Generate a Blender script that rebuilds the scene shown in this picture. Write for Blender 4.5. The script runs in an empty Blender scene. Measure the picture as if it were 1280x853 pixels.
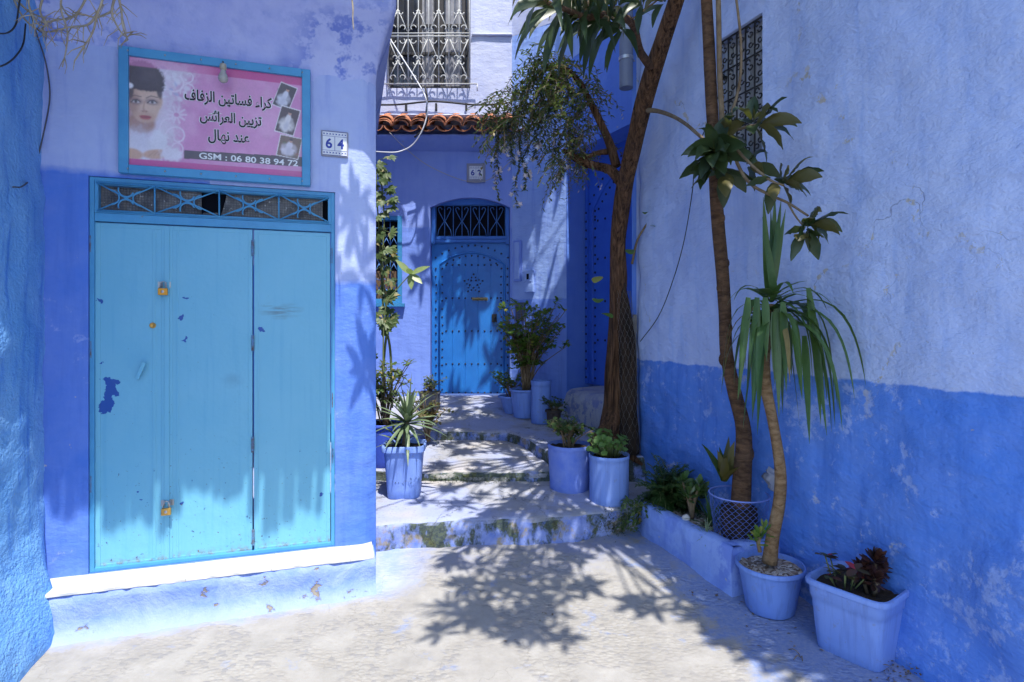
import bpy, bmesh, math, random
import numpy as np
from mathutils import Vector, Matrix, noise
random.seed(7)
R = math.radians
SC = bpy.context.scene
COL = SC.collection

# ------------------------------------------------------------------ camera, sky, sun, exposure
EYE = 1.75
FPX = 711.1            # focal length in pixels of the 1280 wide photograph (20 mm lens)
cam_d = bpy.data.cameras.new('camera'); cam_d.lens = 20.0; cam_d.sensor_width = 36.0
cam_d.shift_y = -20.5 / 1280.0
cam_d.clip_start = 0.05; cam_d.clip_end = 500
cam = bpy.data.objects.new('camera', cam_d); COL.objects.link(cam)
cam.location = (0, 0, EYE); cam.rotation_euler = (R(90), 0, 0)
SC.camera = cam

SUN = Vector((0.170, -0.400, 1.0)).normalized()
world = bpy.data.worlds.new('World'); SC.world = world; world.use_nodes = True
wn = world.node_tree; bg = wn.nodes['Background']
sky = wn.nodes.new('ShaderNodeTexSky'); sky.sky_type = 'NISHITA'; sky.sun_disc = False
sky.sun_elevation = math.asin(SUN.z); sky.sun_rotation = math.atan2(SUN.x, SUN.y)
sky.altitude = 600; sky.air_density = 1.0; sky.dust_density = 1.2; sky.ozone_density = 1.0
wn.links.new(sky.outputs[0], bg.inputs[0]); bg.inputs[1].default_value = 0.15
sun_d = bpy.data.lights.new('sun', 'SUN'); sun_d.energy = 3.0; sun_d.angle = R(0.53); sun_d.color = (1.0, 0.955, 0.88)
sun = bpy.data.objects.new('sun', sun_d); COL.objects.link(sun)
sun.rotation_euler = SUN.to_track_quat('Z', 'Y').to_euler(); sun.location = (2, -2, 14)
SC.view_settings.view_transform = 'Standard'; SC.view_settings.look = 'None'
SC.view_settings.gamma = 1.0; SC.view_settings.use_curve_mapping = False
SC.view_settings.exposure = 1.27
SC.cycles.max_bounces = 6; SC.cycles.diffuse_bounces = 3; SC.cycles.glossy_bounces = 2; SC.cycles.transmission_bounces = 4; SC.cycles.transparent_max_bounces = 8
SC.cycles.use_adaptive_sampling = True; SC.cycles.adaptive_threshold = 0.02; SC.render.use_persistent_data = False
SC.cycles.use_denoising = True

# ------------------------------------------------------------------ helpers
def srgb(r, g, b):
    f = lambda c: (c/255)/12.92 if c/255 <= 0.04045 else ((c/255+0.055)/1.055)**2.4
    return (f(r), f(g), f(b), 1.0)

def smooth01(a, b, x):
    t = min(1, max(0, (x-a)/(b-a))) if a != b else float(x >= a)
    return t*t*(3-2*t)

def nz(x, y, z=0.0): return noise.noise(Vector((x, y, z)))
def fbm(x, y, z=0.0, o=4): return noise.fractal(Vector((x, y, z)), 1.0, 2.0, o)

def P(px, py, Y):
    """world point seen at photo pixel (px, py) at depth Y"""
    return Vector(((px-640)/FPX*Y, Y, EYE + (406-py)/FPX*Y))

class Frame:
    """vertical plane: origin (ox, oy), unit direction u, outward normal n"""
    def __init__(s, ox, oy, dx, dy, flip=False):
        l = math.hypot(dx, dy); s.o = Vector((ox, oy, 0)); s.u = Vector((dx/l, dy/l, 0))
        s.n = Vector((s.u.y, -s.u.x, 0)) * (-1 if flip else 1)
    def pt(s, u, n, z): return s.o + s.u*u + s.n*n + Vector((0, 0, z))
    def px(s, x, y, n=0.0):
        o = s.o + s.n*n; rx = (x-640)/FPX
        # rx*Y = o.x+u.x*t ; Y = o.y+u.y*t
        t = (rx*o.y - o.x) / (s.u.x - rx*s.u.y)
        Y = o.y + s.u.y*t
        return t, EYE + (406-y)/FPX*Y
    def mat(s, u, n, z):
        """matrix: x along u, y up, z outwards"""
        p = s.pt(u, n, z)
        return Matrix(((s.u.x, 0, s.n.x, p.x), (s.u.y, 0, s.n.y, p.y), (0, 1, 0, p.z), (0, 0, 0, 1)))

class MB:
    def __init__(s): s.v = []; s.f = []
    def add(s, vs, fs):
        k = len(s.v); s.v.extend(Vector(v) for v in vs); s.f.extend(tuple(i+k for i in f) for f in fs); return s
    def quad(s, a, b, c, d): return s.add((a, b, c, d), ((0, 1, 2, 3),))
    def box(s, M, sx, sy, sz, c=(0, 0, 0)):
        """box of size sx, sy, sz centred at c in the axes of matrix M"""
        vs = [M @ Vector((c[0]+x*sx/2, c[1]+y*sy/2, c[2]+z*sz/2)) for x in (-1, 1) for y in (-1, 1) for z in (-1, 1)]
        return s.add(vs, ((0, 1, 3, 2), (4, 6, 7, 5), (0, 4, 5, 1), (2, 3, 7, 6), (0, 2, 6, 4), (1, 5, 7, 3)))
    def fbox(s, fr, u0, u1, n0, n1, z0, z1):
        vs = [fr.pt(u, n, z) for u in (u0, u1) for n in (n0, n1) for z in (z0, z1)]
        return s.add(vs, ((0, 1, 3, 2), (4, 6, 7, 5), (0, 4, 5, 1), (2, 3, 7, 6), (0, 2, 6, 4), (1, 5, 7, 3)))
    def tube(s, pts, rad, n=8, cap=True, wob=0.0, seed=0.0):
        pts = [Vector(p) for p in pts]; m = len(pts)
        if not hasattr(rad, '__len__'): rad = [rad]*m
        rings = []; prev = None
        for i, p in enumerate(pts):
            t = (pts[min(i+1, m-1)] - pts[max(i-1, 0)])
            if t.length < 1e-9: t = Vector((0, 0, 1))
            t.normalize()
            if prev is None:
                a = Vector((1, 0, 0)) if abs(t.x) < 0.8 else Vector((0, 1, 0))
                x = (a - t*a.dot(t)).normalized()
            else:
                x = (prev - t*prev.dot(t))
                x = x.normalized() if x.length > 1e-6 else t.orthogonal().normalized()
            prev = x; y = t.cross(x); ring = []
            for k in range(n):
                a = 2*math.pi*k/n; r = rad[i]
                if wob: r *= 1 + wob*noise.noise(Vector((math.cos(a)*1.7+seed, math.sin(a)*1.7, p.z*3.0+seed))) + wob*.6*noise.noise(Vector((math.cos(a)*4, math.sin(a)*4+seed, p.z*1.3)))
                ring.append(p + (x*math.cos(a) + y*math.sin(a))*r)
            rings.append(ring)
        vs = [q for r in rings for q in r]; fs = []
        for i in range(m-1):
            for k in range(n):
                a = i*n+k; b = i*n+(k+1) % n
                fs.append((a, b, b+n, a+n))
        if cap: fs.append(tuple(range(n-1, -1, -1))); fs.append(tuple((m-1)*n+k for k in range(n)))
        return s.add(vs, fs)
    def lathe(s, M, prof, n=32, closed=False):
        vs = []; fs = []
        for r, z in prof:
            for k in range(n):
                a = 2*math.pi*k/n; vs.append(M @ Vector((r*math.cos(a), r*math.sin(a), z)))
        m = len(prof)
        for i in range(m-1):
            for k in range(n):
                a = i*n+k; b = i*n+(k+1) % n; fs.append((a, b, b+n, a+n))
        if closed: fs.append(tuple(range(n-1, -1, -1))); fs.append(tuple((m-1)*n+k for k in range(n)))
        return s.add(vs, fs)
    def grid(s, fn, nu, nv):
        vs = [fn(i/nu, j/nv) for j in range(nv+1) for i in range(nu+1)]
        w = nu+1
        return s.add(vs, [(j*w+i, j*w+i+1, (j+1)*w+i+1, (j+1)*w+i) for j in range(nv) for i in range(nu)])
    def leaf(s, base, d, up, L, W, droop=0.5, fold=0.25, seg=5, shape=0, twist=0.0, wave=0.0):
        d = Vector(d).normalized(); up = Vector(up); p = Vector(base)
        side = d.cross(up)
        side = side.normalized() if side.length > 1e-4 else d.orthogonal().normalized()
        vs = []; fs = []; ph = random.uniform(0, 6)
        for i in range(seg+1):
            t = i/seg
            if shape == 0: w = math.sin(math.pi*(0.04+0.93*t)**0.85)           # lanceolate
            elif shape == 1: w = (1-t**2.2)*(0.55+0.45*min(1, t*6))            # strap, pointed
            elif shape == 2: w = math.sqrt(max(0, math.sin(math.pi*min(1, 0.03+0.95*t))))*(0.55+0.45*t)  # obovate
            elif shape == 3: w = max(0.02, (1-t)**0.8)                          # dagger
            else: w = math.sin(math.pi*(0.05+0.93*t))**0.7
            dd = (d + Vector((0, 0, -1))*droop*t*t*1.6)
            dd = dd.normalized() if dd.length > 1e-4 else Vector((0, 0, -1))
            sd = side
            if twist: sd = Matrix.Rotation(twist*t, 3, dd) @ side
            nn = sd.cross(dd).normalized()
            hw = W/2*max(w, 0.03); wv = wave*hw*math.sin(ph+t*17)
            vs += [p + sd*hw + nn*(hw*fold+wv), p.copy(), p - sd*hw + nn*(hw*fold-wv)]
            p = p + dd*(L/seg)
        for i in range(seg):
            a = i*3; fs += [(a, a+3, a+4, a+1), (a+1, a+4, a+5, a+2)]
        return s.add(vs, fs)
    def build(s, name, mat, parent=None, smooth=True, bevel=0.0, origin=None, autosmooth=None, subsurf=0):
        me = bpy.data.meshes.new(name)
        off = Vector((0, 0, 0)); q = parent
        while q is not None: off += q.location; q = q.parent
        if origin is not None: off = off + (Vector(origin) if parent is None else Vector((0, 0, 0)))
        me.from_pydata([tuple(v - off) for v in s.v], [], s.f)
        me.validate(); me.update()
        if smooth: me.polygons.foreach_set('use_smooth', [True]*len(me.polygons))
        o = bpy.data.objects.new(name, me); COL.objects.link(o)
        if mat: me.materials.append(mat)
        if parent is not None: o.parent = parent
        elif origin is not None: o.location = origin
        if autosmooth is not None and smooth:
            bm = bmesh.new(); bm.from_mesh(me)
            for e in bm.edges:
                if len(e.link_faces) == 2 and e.calc_face_angle(0) > R(autosmooth): e.smooth = False
            bm.to_mesh(me); bm.free()
        if bevel:
            b = o.modifiers.new('bevel', 'BEVEL'); b.width = bevel; b.segments = 2; b.limit_method = 'ANGLE'; b.angle_limit = R(40)
        if subsurf:
            b = o.modifiers.new('sub', 'SUBSURF'); b.levels = subsurf; b.render_levels = subsurf
        return o

def tag(o, label=None, cat=None, group=None, kind=None):
    if label: o['label'] = label
    if cat: o['category'] = cat
    if group: o['group'] = group
    if kind: o['kind'] = kind
    return o
def thing(name, label, cat, loc=(0, 0, 0), group=None):
    o = bpy.data.objects.new(name, None); COL.objects.link(o); o.location = loc; o.empty_display_size = 0.1
    return tag(o, label, cat, group)
def crom(pts, k=6):
    pts = [Vector(p) for p in pts]; out = []
    e = [pts[0]*2-pts[1]] + pts + [pts[-1]*2-pts[-2]]
    for i in range(1, len(e)-2):
        a, b, c, d = e[i-1:i+3]
        for j in range(k):
            t = j/k
            out.append(0.5*((2*b)+(c-a)*t+(2*a-5*b+4*c-d)*t*t+(3*b-a-3*c+d)*t*t*t))
    out.append(pts[-1]); return out
def lerp_list(vals, m):
    return [float(x) for x in np.interp(np.linspace(0, 1, m), np.linspace(0, 1, len(vals)), vals)]
def text_mesh(body, M, size=1.0, width=None, height=None, extrude=0.0, offset=0.0, shear=0.0, align='CENTER'):
    c = bpy.data.curves.new('lettering', 'FONT'); c.body = body; c.size = 1; c.extrude = extrude; c.offset = offset; c.shear = shear
    c.resolution_u = 4
    o = bpy.data.objects.new('lettering', c); COL.objects.link(o); bpy.context.view_layer.update()
    me = bpy.data.meshes.new_from_object(o.evaluated_get(bpy.context.evaluated_depsgraph_get()))
    bpy.data.objects.remove(o); bpy.data.curves.remove(c)
    vs = [v.co.copy() for v in me.vertices]; fs = [tuple(p.vertices) for p in me.polygons]; bpy.data.meshes.remove(me)
    x0 = min(v.x for v in vs); x1 = max(v.x for v in vs); y0 = min(v.y for v in vs); y1 = max(v.y for v in vs)
    sx = sy = size
    if width: sx = sy = width/(x1-x0)
    if height: sy = height/(y1-y0); sx = sx if width else sy
    mb = MB(); mb.add([M @ Vector(((v.x-(x0+x1)/2)*sx, (v.y-(y0+y1)/2)*sy, v.z)) for v in vs], fs)
    return mb

# ------------------------------------------------------------------ node helper and materials
class NT:
    def __init__(s, name):
        s.m = bpy.data.materials.new(name); s.m.use_nodes = True; s.t = s.m.node_tree; s.t.nodes.clear()
        s.out = s.t.nodes.new('ShaderNodeOutputMaterial')
    def n(s, typ, ins=None, **kw):
        nd = s.t.nodes.new(typ)
        for k, v in kw.items(): setattr(nd, k, v)
        for k, v in (ins or {}).items():
            if hasattr(v, 'is_linked') or isinstance(v, bpy.types.NodeSocket): s.t.links.new(v, nd.inputs[k])
            else: nd.inputs[k].default_value = v
        return nd
    def math(s, op, a, b=None, clamp=False):
        ins = {0: a}
        if b is not None: ins[1] = b
        return s.n('ShaderNodeMath', ins, operation=op, use_clamp=clamp).outputs[0]
    def pos(s): return s.n('ShaderNodeNewGeometry').outputs['Position']
    def noise(s, vec, scale, detail=4, rough=0.55, dist=0.0):
        return s.n('ShaderNodeTexNoise', {'Vector': vec, 'Scale': scale, 'Detail': detail, 'Roughness': rough, 'Distortion': dist}).outputs[0]
    def vor(s, vec, scale, feature='F1', rand=1.0):
        return s.n('ShaderNodeTexVoronoi', {'Vector': vec, 'Scale': scale, 'Randomness': rand}, feature=feature).outputs['Distance']
    def ramp(s, f, *stops):
        nd = s.n('ShaderNodeValToRGB', {0: f}); e = nd.color_ramp.elements
        while len(e) < len(stops): e.new(0.5)
        for i, (p, c) in enumerate(stops):
            e[i].position = p; e[i].color = c if hasattr(c, '__len__') else (c, c, c, 1)
        return nd.outputs[0]
    def step(s, f, a, b):
        nd = s.n('ShaderNodeMapRange', {0: f, 1: a, 2: b, 3: 0.0, 4: 1.0}, clamp=True); return nd.outputs[0]
    def mix(s, f, a, b, mode='MIX'):
        nd = s.n('ShaderNodeMix', data_type='RGBA', blend_type=mode)
        for i, v in ((0, f), (6, a), (7, b)):
            if isinstance(v, bpy.types.NodeSocket): s.t.links.new(v, nd.inputs[i])
            else: nd.inputs[i].default_value = v
        return nd.outputs[2]
    def mapping(s, vec, scale=(1, 1, 1), rot=(0, 0, 0), loc=(0, 0, 0)):
        return s.n('ShaderNodeMapping', {0: vec, 1: loc, 2: rot, 3: scale}).outputs[0]
    def sep(s, vec):
        nd = s.n('ShaderNodeSeparateXYZ', {0: vec}); return nd.outputs
    def bump(s, h, strength=0.5, dist=0.01, nrm=None):
        ins = {'Height': h, 'Strength': strength, 'Distance': dist}
        if nrm is not None: ins['Normal'] = nrm
        return s.n('ShaderNodeBump', ins).outputs[0]
    def pbsdf(s, **k):
        b = s.n('ShaderNodeBsdfPrincipled', k); return b
    def fin(s, sh):
        s.t.links.new(sh.outputs[0] if hasattr(sh, 'outputs') else sh, s.out.inputs[0]); return s.m

def c4(r, g, b): return (r, g, b, 1.0)

def wall_mat(name, upper, lower, dado, pale, deep, flake_lo=0.62, lump=1.0, dado2=None, streak=0.35, rough=0.75, seed=0.0, blotch=0.0, fine=1.0, crack=False, fuzz=0.006):
    """limewashed plaster: two coats split at a height, brush clouds, worn pale flakes, lumps"""
    t = NT(name); p0 = t.pos(); p = t.mapping(p0, loc=(seed, seed*1.7, 0)); xyz = t.sep(p0)
    big = t.noise(p, 1.2, 3, 0.6); mid = t.noise(p, 5.5, 4, 0.68)
    st = t.noise(t.mapping(p, scale=(9, 9, 0.9)), 1.6, 3, 0.65)
    clouds = t.math('ADD', t.math('MULTIPLY', big, 0.55), t.math('MULTIPLY', mid, 0.45))
    up = t.mix(t.step(clouds, 0.36, 0.64), upper, pale)
    up = t.mix(t.math('MULTIPLY', t.step(st, 0.5, 0.75), streak), up, deep)
    if blotch:
        up = t.mix(t.math('MULTIPLY', t.math('MULTIPLY', t.step(mid, 0.49, 0.57), t.step(big, 0.38, 0.55)), blotch), up, deep)
    fl = t.noise(p, 11, 5, 0.72)
    flm = t.step(t.math('ADD', t.math('MULTIPLY', fl, 0.62), t.math('MULTIPLY', big, 0.5)), flake_lo, flake_lo+0.05)
    if dado > -1:
        zz = t.math('ADD', xyz[2], t.math('MULTIPLY', t.math('SUBTRACT', mid, 0.5), 0.06))
        thr = dado
        if dado2:   # (x where the step is, extra height to the left of it)
            thr = t.math('ADD', t.math('MULTIPLY', t.math('LESS_THAN', xyz[0], dado2[0]), dado2[1]), dado)
        lowmask = t.step(t.math('SUBTRACT', thr, zz), -fuzz, fuzz)
        lo = t.mix(t.step(clouds, 0.36, 0.68), lower, t.mix(0.30, lower, upper))
        lo = t.mix(t.math('MULTIPLY', t.step(st, 0.48, 0.72), streak*1.2), lo, c4(lower[0]*.72, lower[1]*.72, lower[2]*.8))
        lo = t.mix(t.math('MULTIPLY', flm, 0.45), lo, t.mix(0.5, pale, upper))
        col = t.mix(lowmask, up, lo)
    else: col = up
    chm = t.math('MULTIPLY', t.step(t.noise(p, 16, 3, 0.6), 0.725, 0.74), t.step(mid, 0.5, 0.55))
    col = t.mix(t.math('MULTIPLY', chm, 0.8), col, c4(0.42, 0.42, 0.46))
    if crack:
        wv = t.n('ShaderNodeVectorMath', {0: p, 1: t.n('ShaderNodeTexNoise', {'Vector': p, 'Scale': 2.2, 'Detail': 4.0}).outputs[1]}, operation='ADD').outputs[0]
        ce = t.vor(wv, 0.75, 'DISTANCE_TO_EDGE'); ck = t.math('MULTIPLY', t.math('SUBTRACT', 1.0, t.step(ce, 0.001, 0.004)), t.step(big, 0.56, 0.62))
        col = t.mix(t.math('MULTIPLY', ck, 0.55), col, c4(0.10, 0.11, 0.20))
        cc = t.math('MULTIPLY', t.math('MULTIPLY', t.math('SUBTRACT', 1.0, t.step(ce, 0.012, 0.02)), t.step(fl, 0.56, 0.58)), t.step(big, 0.5, 0.58)); col = t.mix(cc, col, c4(0.44, 0.42, 0.40))
    trow = t.noise(t.mapping(p, scale=(1, 1, 2.0), rot=(0.3, 0.2, 0.5)), 4.2, 4, 0.6)
    l3 = t.noise(p, 55, 2, 0.65)
    h = t.math('ADD', trow, t.math('MULTIPLY', l3, 0.12*fine))
    h = t.math('ADD', h, t.math('MULTIPLY', t.math('ADD', chm, t.math('MULTIPLY', flm, 0.4)), -0.10))
    b = t.pbsdf(**{'Base Color': col, 'Roughness': rough, 'Normal': t.bump(h, 0.55*lump, 0.035)})
    b.inputs['Specular IOR Level'].default_value = 0.3
    return t.fin(b)

def paint_mat(name, col, col2=None, rough=0.5, noise_s=6, amt=0.5, bump=0.15, chips=None, chip_thr=0.72, spec=0.4, metallic=0.0, drip=0.0):
    t = NT(name); p = t.pos(); n1 = t.noise(p, noise_s, 6, 0.62); n2 = t.noise(p, noise_s*7, 4, 0.6)
    c = t.mix(t.math('MULTIPLY', t.step(n1, 0.35, 0.68), amt), col, col2 or c4(col[0]*.7, col[1]*.75, col[2]*.8))
    if drip:
        dr = t.noise(t.mapping(p, scale=(38, 38, 1.6)), 1.0, 3, 0.6); c = t.mix(t.math('MULTIPLY', t.step(dr, 0.50, 0.66), drip), c, c4(col[0]*.62, col[1]*.62, col[2]*.70)); sp_ = t.noise(p, 17, 5, 0.7); c = t.mix(t.math('MULTIPLY', t.step(sp_, 0.60, 0.68), drip*.8), c, c4(.20, .19, .22))
    if chips:
        m = t.step(t.noise(p, noise_s*4, 7, 0.68), chip_thr, chip_thr+0.02); c = t.mix(m, c, chips)
    b = t.pbsdf(**{'Base Color': c, 'Roughness': t.math('ADD', t.math('MULTIPLY', n2, 0.2), rough-0.1), 'Metallic': metallic,
                   'Normal': t.bump(t.math('ADD', n1, t.math('MULTIPLY', n2, 0.3)), bump, 0.02)})
    b.inputs['Specular IOR Level'].default_value = spec
    return t.fin(b)

def leaf_mat(name, a, b_, back=None, trans=0.35, rough=0.4, tip=None, spec=0.5):
    t = NT(name); g = t.n('ShaderNodeNewGeometry')
    rnd = g.outputs['Random Per Island']; p = g.outputs['Position']
    v = t.noise(p, 40, 3)
    col = t.mix(rnd, a, b_); col = t.mix(t.math('MULTIPLY', t.step(v, 0.4, 0.7), 0.3), col, c4(a[0]*.5, a[1]*.5, a[2]*.5))
    if tip:
        col = t.mix(t.step(t.math('FRACT', t.math('MULTIPLY', rnd, 7.31)), 0.90, 0.92), col, tip)
    if back: col = t.mix(g.outputs['Backfacing'], col, back)
    bs = t.pbsdf(**{'Base Color': col, 'Roughness': rough, 'Normal': t.bump(t.noise(p, 120, 2), 0.1, 0.003)})
    bs.inputs['Specular IOR Level'].default_value = spec
    tr = t.n('ShaderNodeBsdfTranslucent', {0: t.mix(0.35, col, c4(0.30, 0.42, 0.04))})
    return t.fin(t.n('ShaderNodeMixShader', {0: trans, 1: bs.outputs[0], 2: tr.outputs[0]}))

def bark_mat(name, a, b_, strip=(22, 22, 2.0), strength=0.8, dist=0.02):
    t = NT(name); p = t.pos()
    n1 = t.noise(t.mapping(p, scale=strip), 1.3, 6, 0.65, 0.8); n2 = t.noise(p, 45, 4, 0.6); n3 = t.noise(p, 5, 3)
    c = t.mix(t.step(n1, 0.36, 0.64), a, b_)
    c = t.mix(t.math('MULTIPLY', t.step(n3, 0.5, 0.75), 0.35), c, c4(a[0]*.6+.02, a[1]*.6+.02, a[2]*.6+.02))
    h = t.math('ADD', n1, t.math('MULTIPLY', n2, 0.35))
    b = t.pbsdf(**{'Base Color': c, 'Roughness': 0.85, 'Normal': t.bump(h, strength, dist)})
    b.inputs['Specular IOR Level'].default_value = 0.2
    return t.fin(b)

def plain(name, c, rough=0.6, metallic=0.0, spec=0.4):
    return paint_mat(name, c, None, rough, 8, 0.35, 0.08, spec=spec, metallic=metallic)

# paint colours (linear albedo)
LAV = c4(0.335, 0.415, 0.73); LAVP = c4(0.44, 0.52, 0.78); LAVD = c4(0.17, 0.24, 0.62)
BLU = c4(0.075, 0.195, 0.64)
M_A = wall_mat('plaster_lavender_house', LAV, BLU, 2.04, LAVP, c4(0.13, 0.19, 0.62), flake_lo=0.66, lump=0.7, dado2=(-1.9, 0.62), blotch=0.0, streak=0.35, seed=3, fuzz=0.022)
M_COVE = wall_mat('plaster_cove', c4(0.40, 0.45, 0.78), BLU, -5.0, c4(0.52, 0.57, 0.82), c4(0.10, 0.17, 0.58), lump=0.7, blotch=0.8, streak=0.25, seed=9)
M_R = wall_mat('plaster_right_house', c4(0.37, 0.47, 0.77), c4(0.062, 0.200, 0.66), 1.435, c4(0.46, 0.55, 0.81), c4(0.24, 0.37, 0.74), flake_lo=0.605, lump=1.7, streak=0.5, seed=1, crack=True)
M_B = wall_mat('plaster_back_house', c4(0.23, 0.33, 0.76), c4(0.185, 0.30, 0.76), 3.12, c4(0.28, 0.38, 0.79), c4(0.14, 0.23, 0.68), flake_lo=0.75, lump=0.5, streak=0.3, seed=5)
M_BU = wall_mat('plaster_upper_back', c4(0.45, 0.49, 0.68), BLU, -5.0, c4(0.53, 0.56, 0.71), c4(0.38, 0.44, 0.72), lump=0.6, streak=0.35, seed=6)
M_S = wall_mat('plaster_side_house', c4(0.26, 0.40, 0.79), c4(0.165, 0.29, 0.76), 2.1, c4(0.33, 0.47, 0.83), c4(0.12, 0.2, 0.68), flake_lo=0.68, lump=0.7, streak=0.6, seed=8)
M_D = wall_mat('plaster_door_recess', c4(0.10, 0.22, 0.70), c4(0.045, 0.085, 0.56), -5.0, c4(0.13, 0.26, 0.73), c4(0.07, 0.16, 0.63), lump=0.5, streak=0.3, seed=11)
M_L = wall_mat('plaster_sky_blue', c4(0.14, 0.37, 0.75), c4(0.09, 0.33, 0.78), -5.0, c4(0.23, 0.46, 0.79), c4(0.06, 0.22, 0.68), lump=1.3, streak=0.9, seed=2, fine=4.0)

def ground_mat():
    t = NT('ground_paving'); p = t.pos(); xyz = t.sep(p)
    big = t.noise(p, 0.9, 5, 0.6); mid = t.noise(p, 5, 5, 0.68); fine = t.noise(p, 45, 3, 0.7)
    base = t.mix(t.step(mid, 0.3, 0.7), c4(0.245, 0.235, 0.217), c4(0.37, 0.356, 0.332))
    base = t.mix(t.math('MULTIPLY', t.step(big, 0.42, 0.62), 0.5), base, c4(0.345, 0.333, 0.308))
    # pebbles set in bands round smooth slabs
    rp = t.mapping(p, rot=(0, 0, 0.62), scale=(1, 1, 0.0))
    vd = t.vor(t.n('ShaderNodeVectorMath', {0: rp, 1: t.n('ShaderNodeTexNoise', {'Vector': p, 'Scale': 1.6}).outputs[1]}, operation='ADD').outputs[0], 2.3, 'DISTANCE_TO_EDGE', 0.35)
    band = t.math('MULTIPLY', t.math('SUBTRACT', 1.0, t.step(vd, 0.12, 0.20)), t.step(big, 0.33, 0.50))
    pb = t.vor(t.mapping(p, rot=(0, 0, 0.3), scale=(1.0, 1.55, 0)), 30, 'F1', 0.9)
    peb = t.math('MULTIPLY', t.step(pb, 0.30, 0.44), band)
    base = t.mix(t.math('MULTIPLY', peb, 0.34), base, c4(0.27, 0.25, 0.22))
    pc = t.n('ShaderNodeTexVoronoi', {'Vector': t.mapping(p, rot=(0, 0, 0.3), scale=(1.0, 1.55, 0)), 'Scale': 30, 'Randomness': 0.9}).outputs['Color']
    base = t.mix(t.math('MULTIPLY', t.step(t.sep(pc)[0], 0.80, 0.84), t.math('MULTIPLY', band, 0.45)), base, c4(0.20, 0.20, 0.21))
    base = t.mix(t.math('MULTIPLY', t.step(fine, 0.52, 0.70), 0.35), base, c4(0.28, 0.255, 0.22))
    # blue paint slopped along the walls: right side and along the ledge
    rl = t.math('ADD', t.math('MULTIPLY', xyz[0], 0.926), t.math('MULTIPLY', xyz[1], 0.378))     # distance across towards the right wall (wall at 2.99)
    sp = t.noise(p, 6, 5, 0.72); spb = t.noise(p, 1.7, 3)
    dm = t.math('ADD', t.step(rl, 2.05, 2.75), t.math('MULTIPLY', t.math('SUBTRACT', spb, 0.5), 1.1))
    bm = t.step(t.math('ADD', t.math('MULTIPLY', sp, 0.9), t.math('MULTIPLY', dm, 0.46)), 0.55, 0.72)
    base = t.mix(t.math('MULTIPLY', bm, 0.66), base, t.mix(t.step(fine, 0.4, 0.62), c4(0.10, 0.20, 0.50), c4(0.22, 0.30, 0.52)))
    la = t.math('ADD', t.math('MULTIPLY', xyz[0], 0.3036), t.math('MULTIPLY', xyz[1], -0.953))      # towards camera from the left house (wall at -3.987)
    lm = t.step(t.math('ADD', la, t.math('MULTIPLY', t.math('SUBTRACT', sp, 0.5), 0.25)), -3.60, -3.72)
    lx = t.step(xyz[0], -0.55, -0.85)
    base = t.mix(t.math('MULTIPLY', t.math('MULTIPLY', lm, lx), 0.85), base, t.mix(t.step(sp, 0.4, 0.6), c4(0.26, 0.36, 0.68), c4(0.38, 0.45, 0.66)))
    # stains by the first step
    sy = t.math('MULTIPLY', t.step(xyz[1], 3.75, 4.15), t.step(spb, 0.35, 0.55))
    base = t.mix(t.math('MULTIPLY', sy, 0.55), base, t.mix(t.step(sp, 0.42, 0.6), c4(0.22, 0.27, 0.48), c4(0.33, 0.32, 0.30)))
    cr = t.vor(t.n('ShaderNodeVectorMath', {0: p, 1: t.n('ShaderNodeTexNoise', {'Vector': p, 'Scale': 3.0, 'Detail': 5}).outputs[1]}, operation='ADD').outputs[0], 0.9, 'DISTANCE_TO_EDGE')
    crm = t.math('SUBTRACT', 1.0, t.step(cr, 0.0, 0.006))
    base = t.mix(t.math('MULTIPLY', crm, 0.22), base, c4(0.12, 0.11, 0.10))
    h = t.math('ADD', t.math('MULTIPLY', mid, 0.8), t.math('MULTIPLY', fine, 0.35))
    h = t.math('ADD', h, t.math('MULTIPLY', t.math('MULTIPLY', t.math('SUBTRACT', 0.5, pb), band), 0.9))
    h = t.math('SUBTRACT', h, t.math('MULTIPLY', crm, 0.12))
    b = t.pbsdf(**{'Base Color': base, 'Roughness': 0.8, 'Normal': t.bump(h, 0.45, 0.016)})
    b.inputs['Specular IOR Level'].default_value = 0.25
    return t.fin(b)
M_GROUND = ground_mat()

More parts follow.
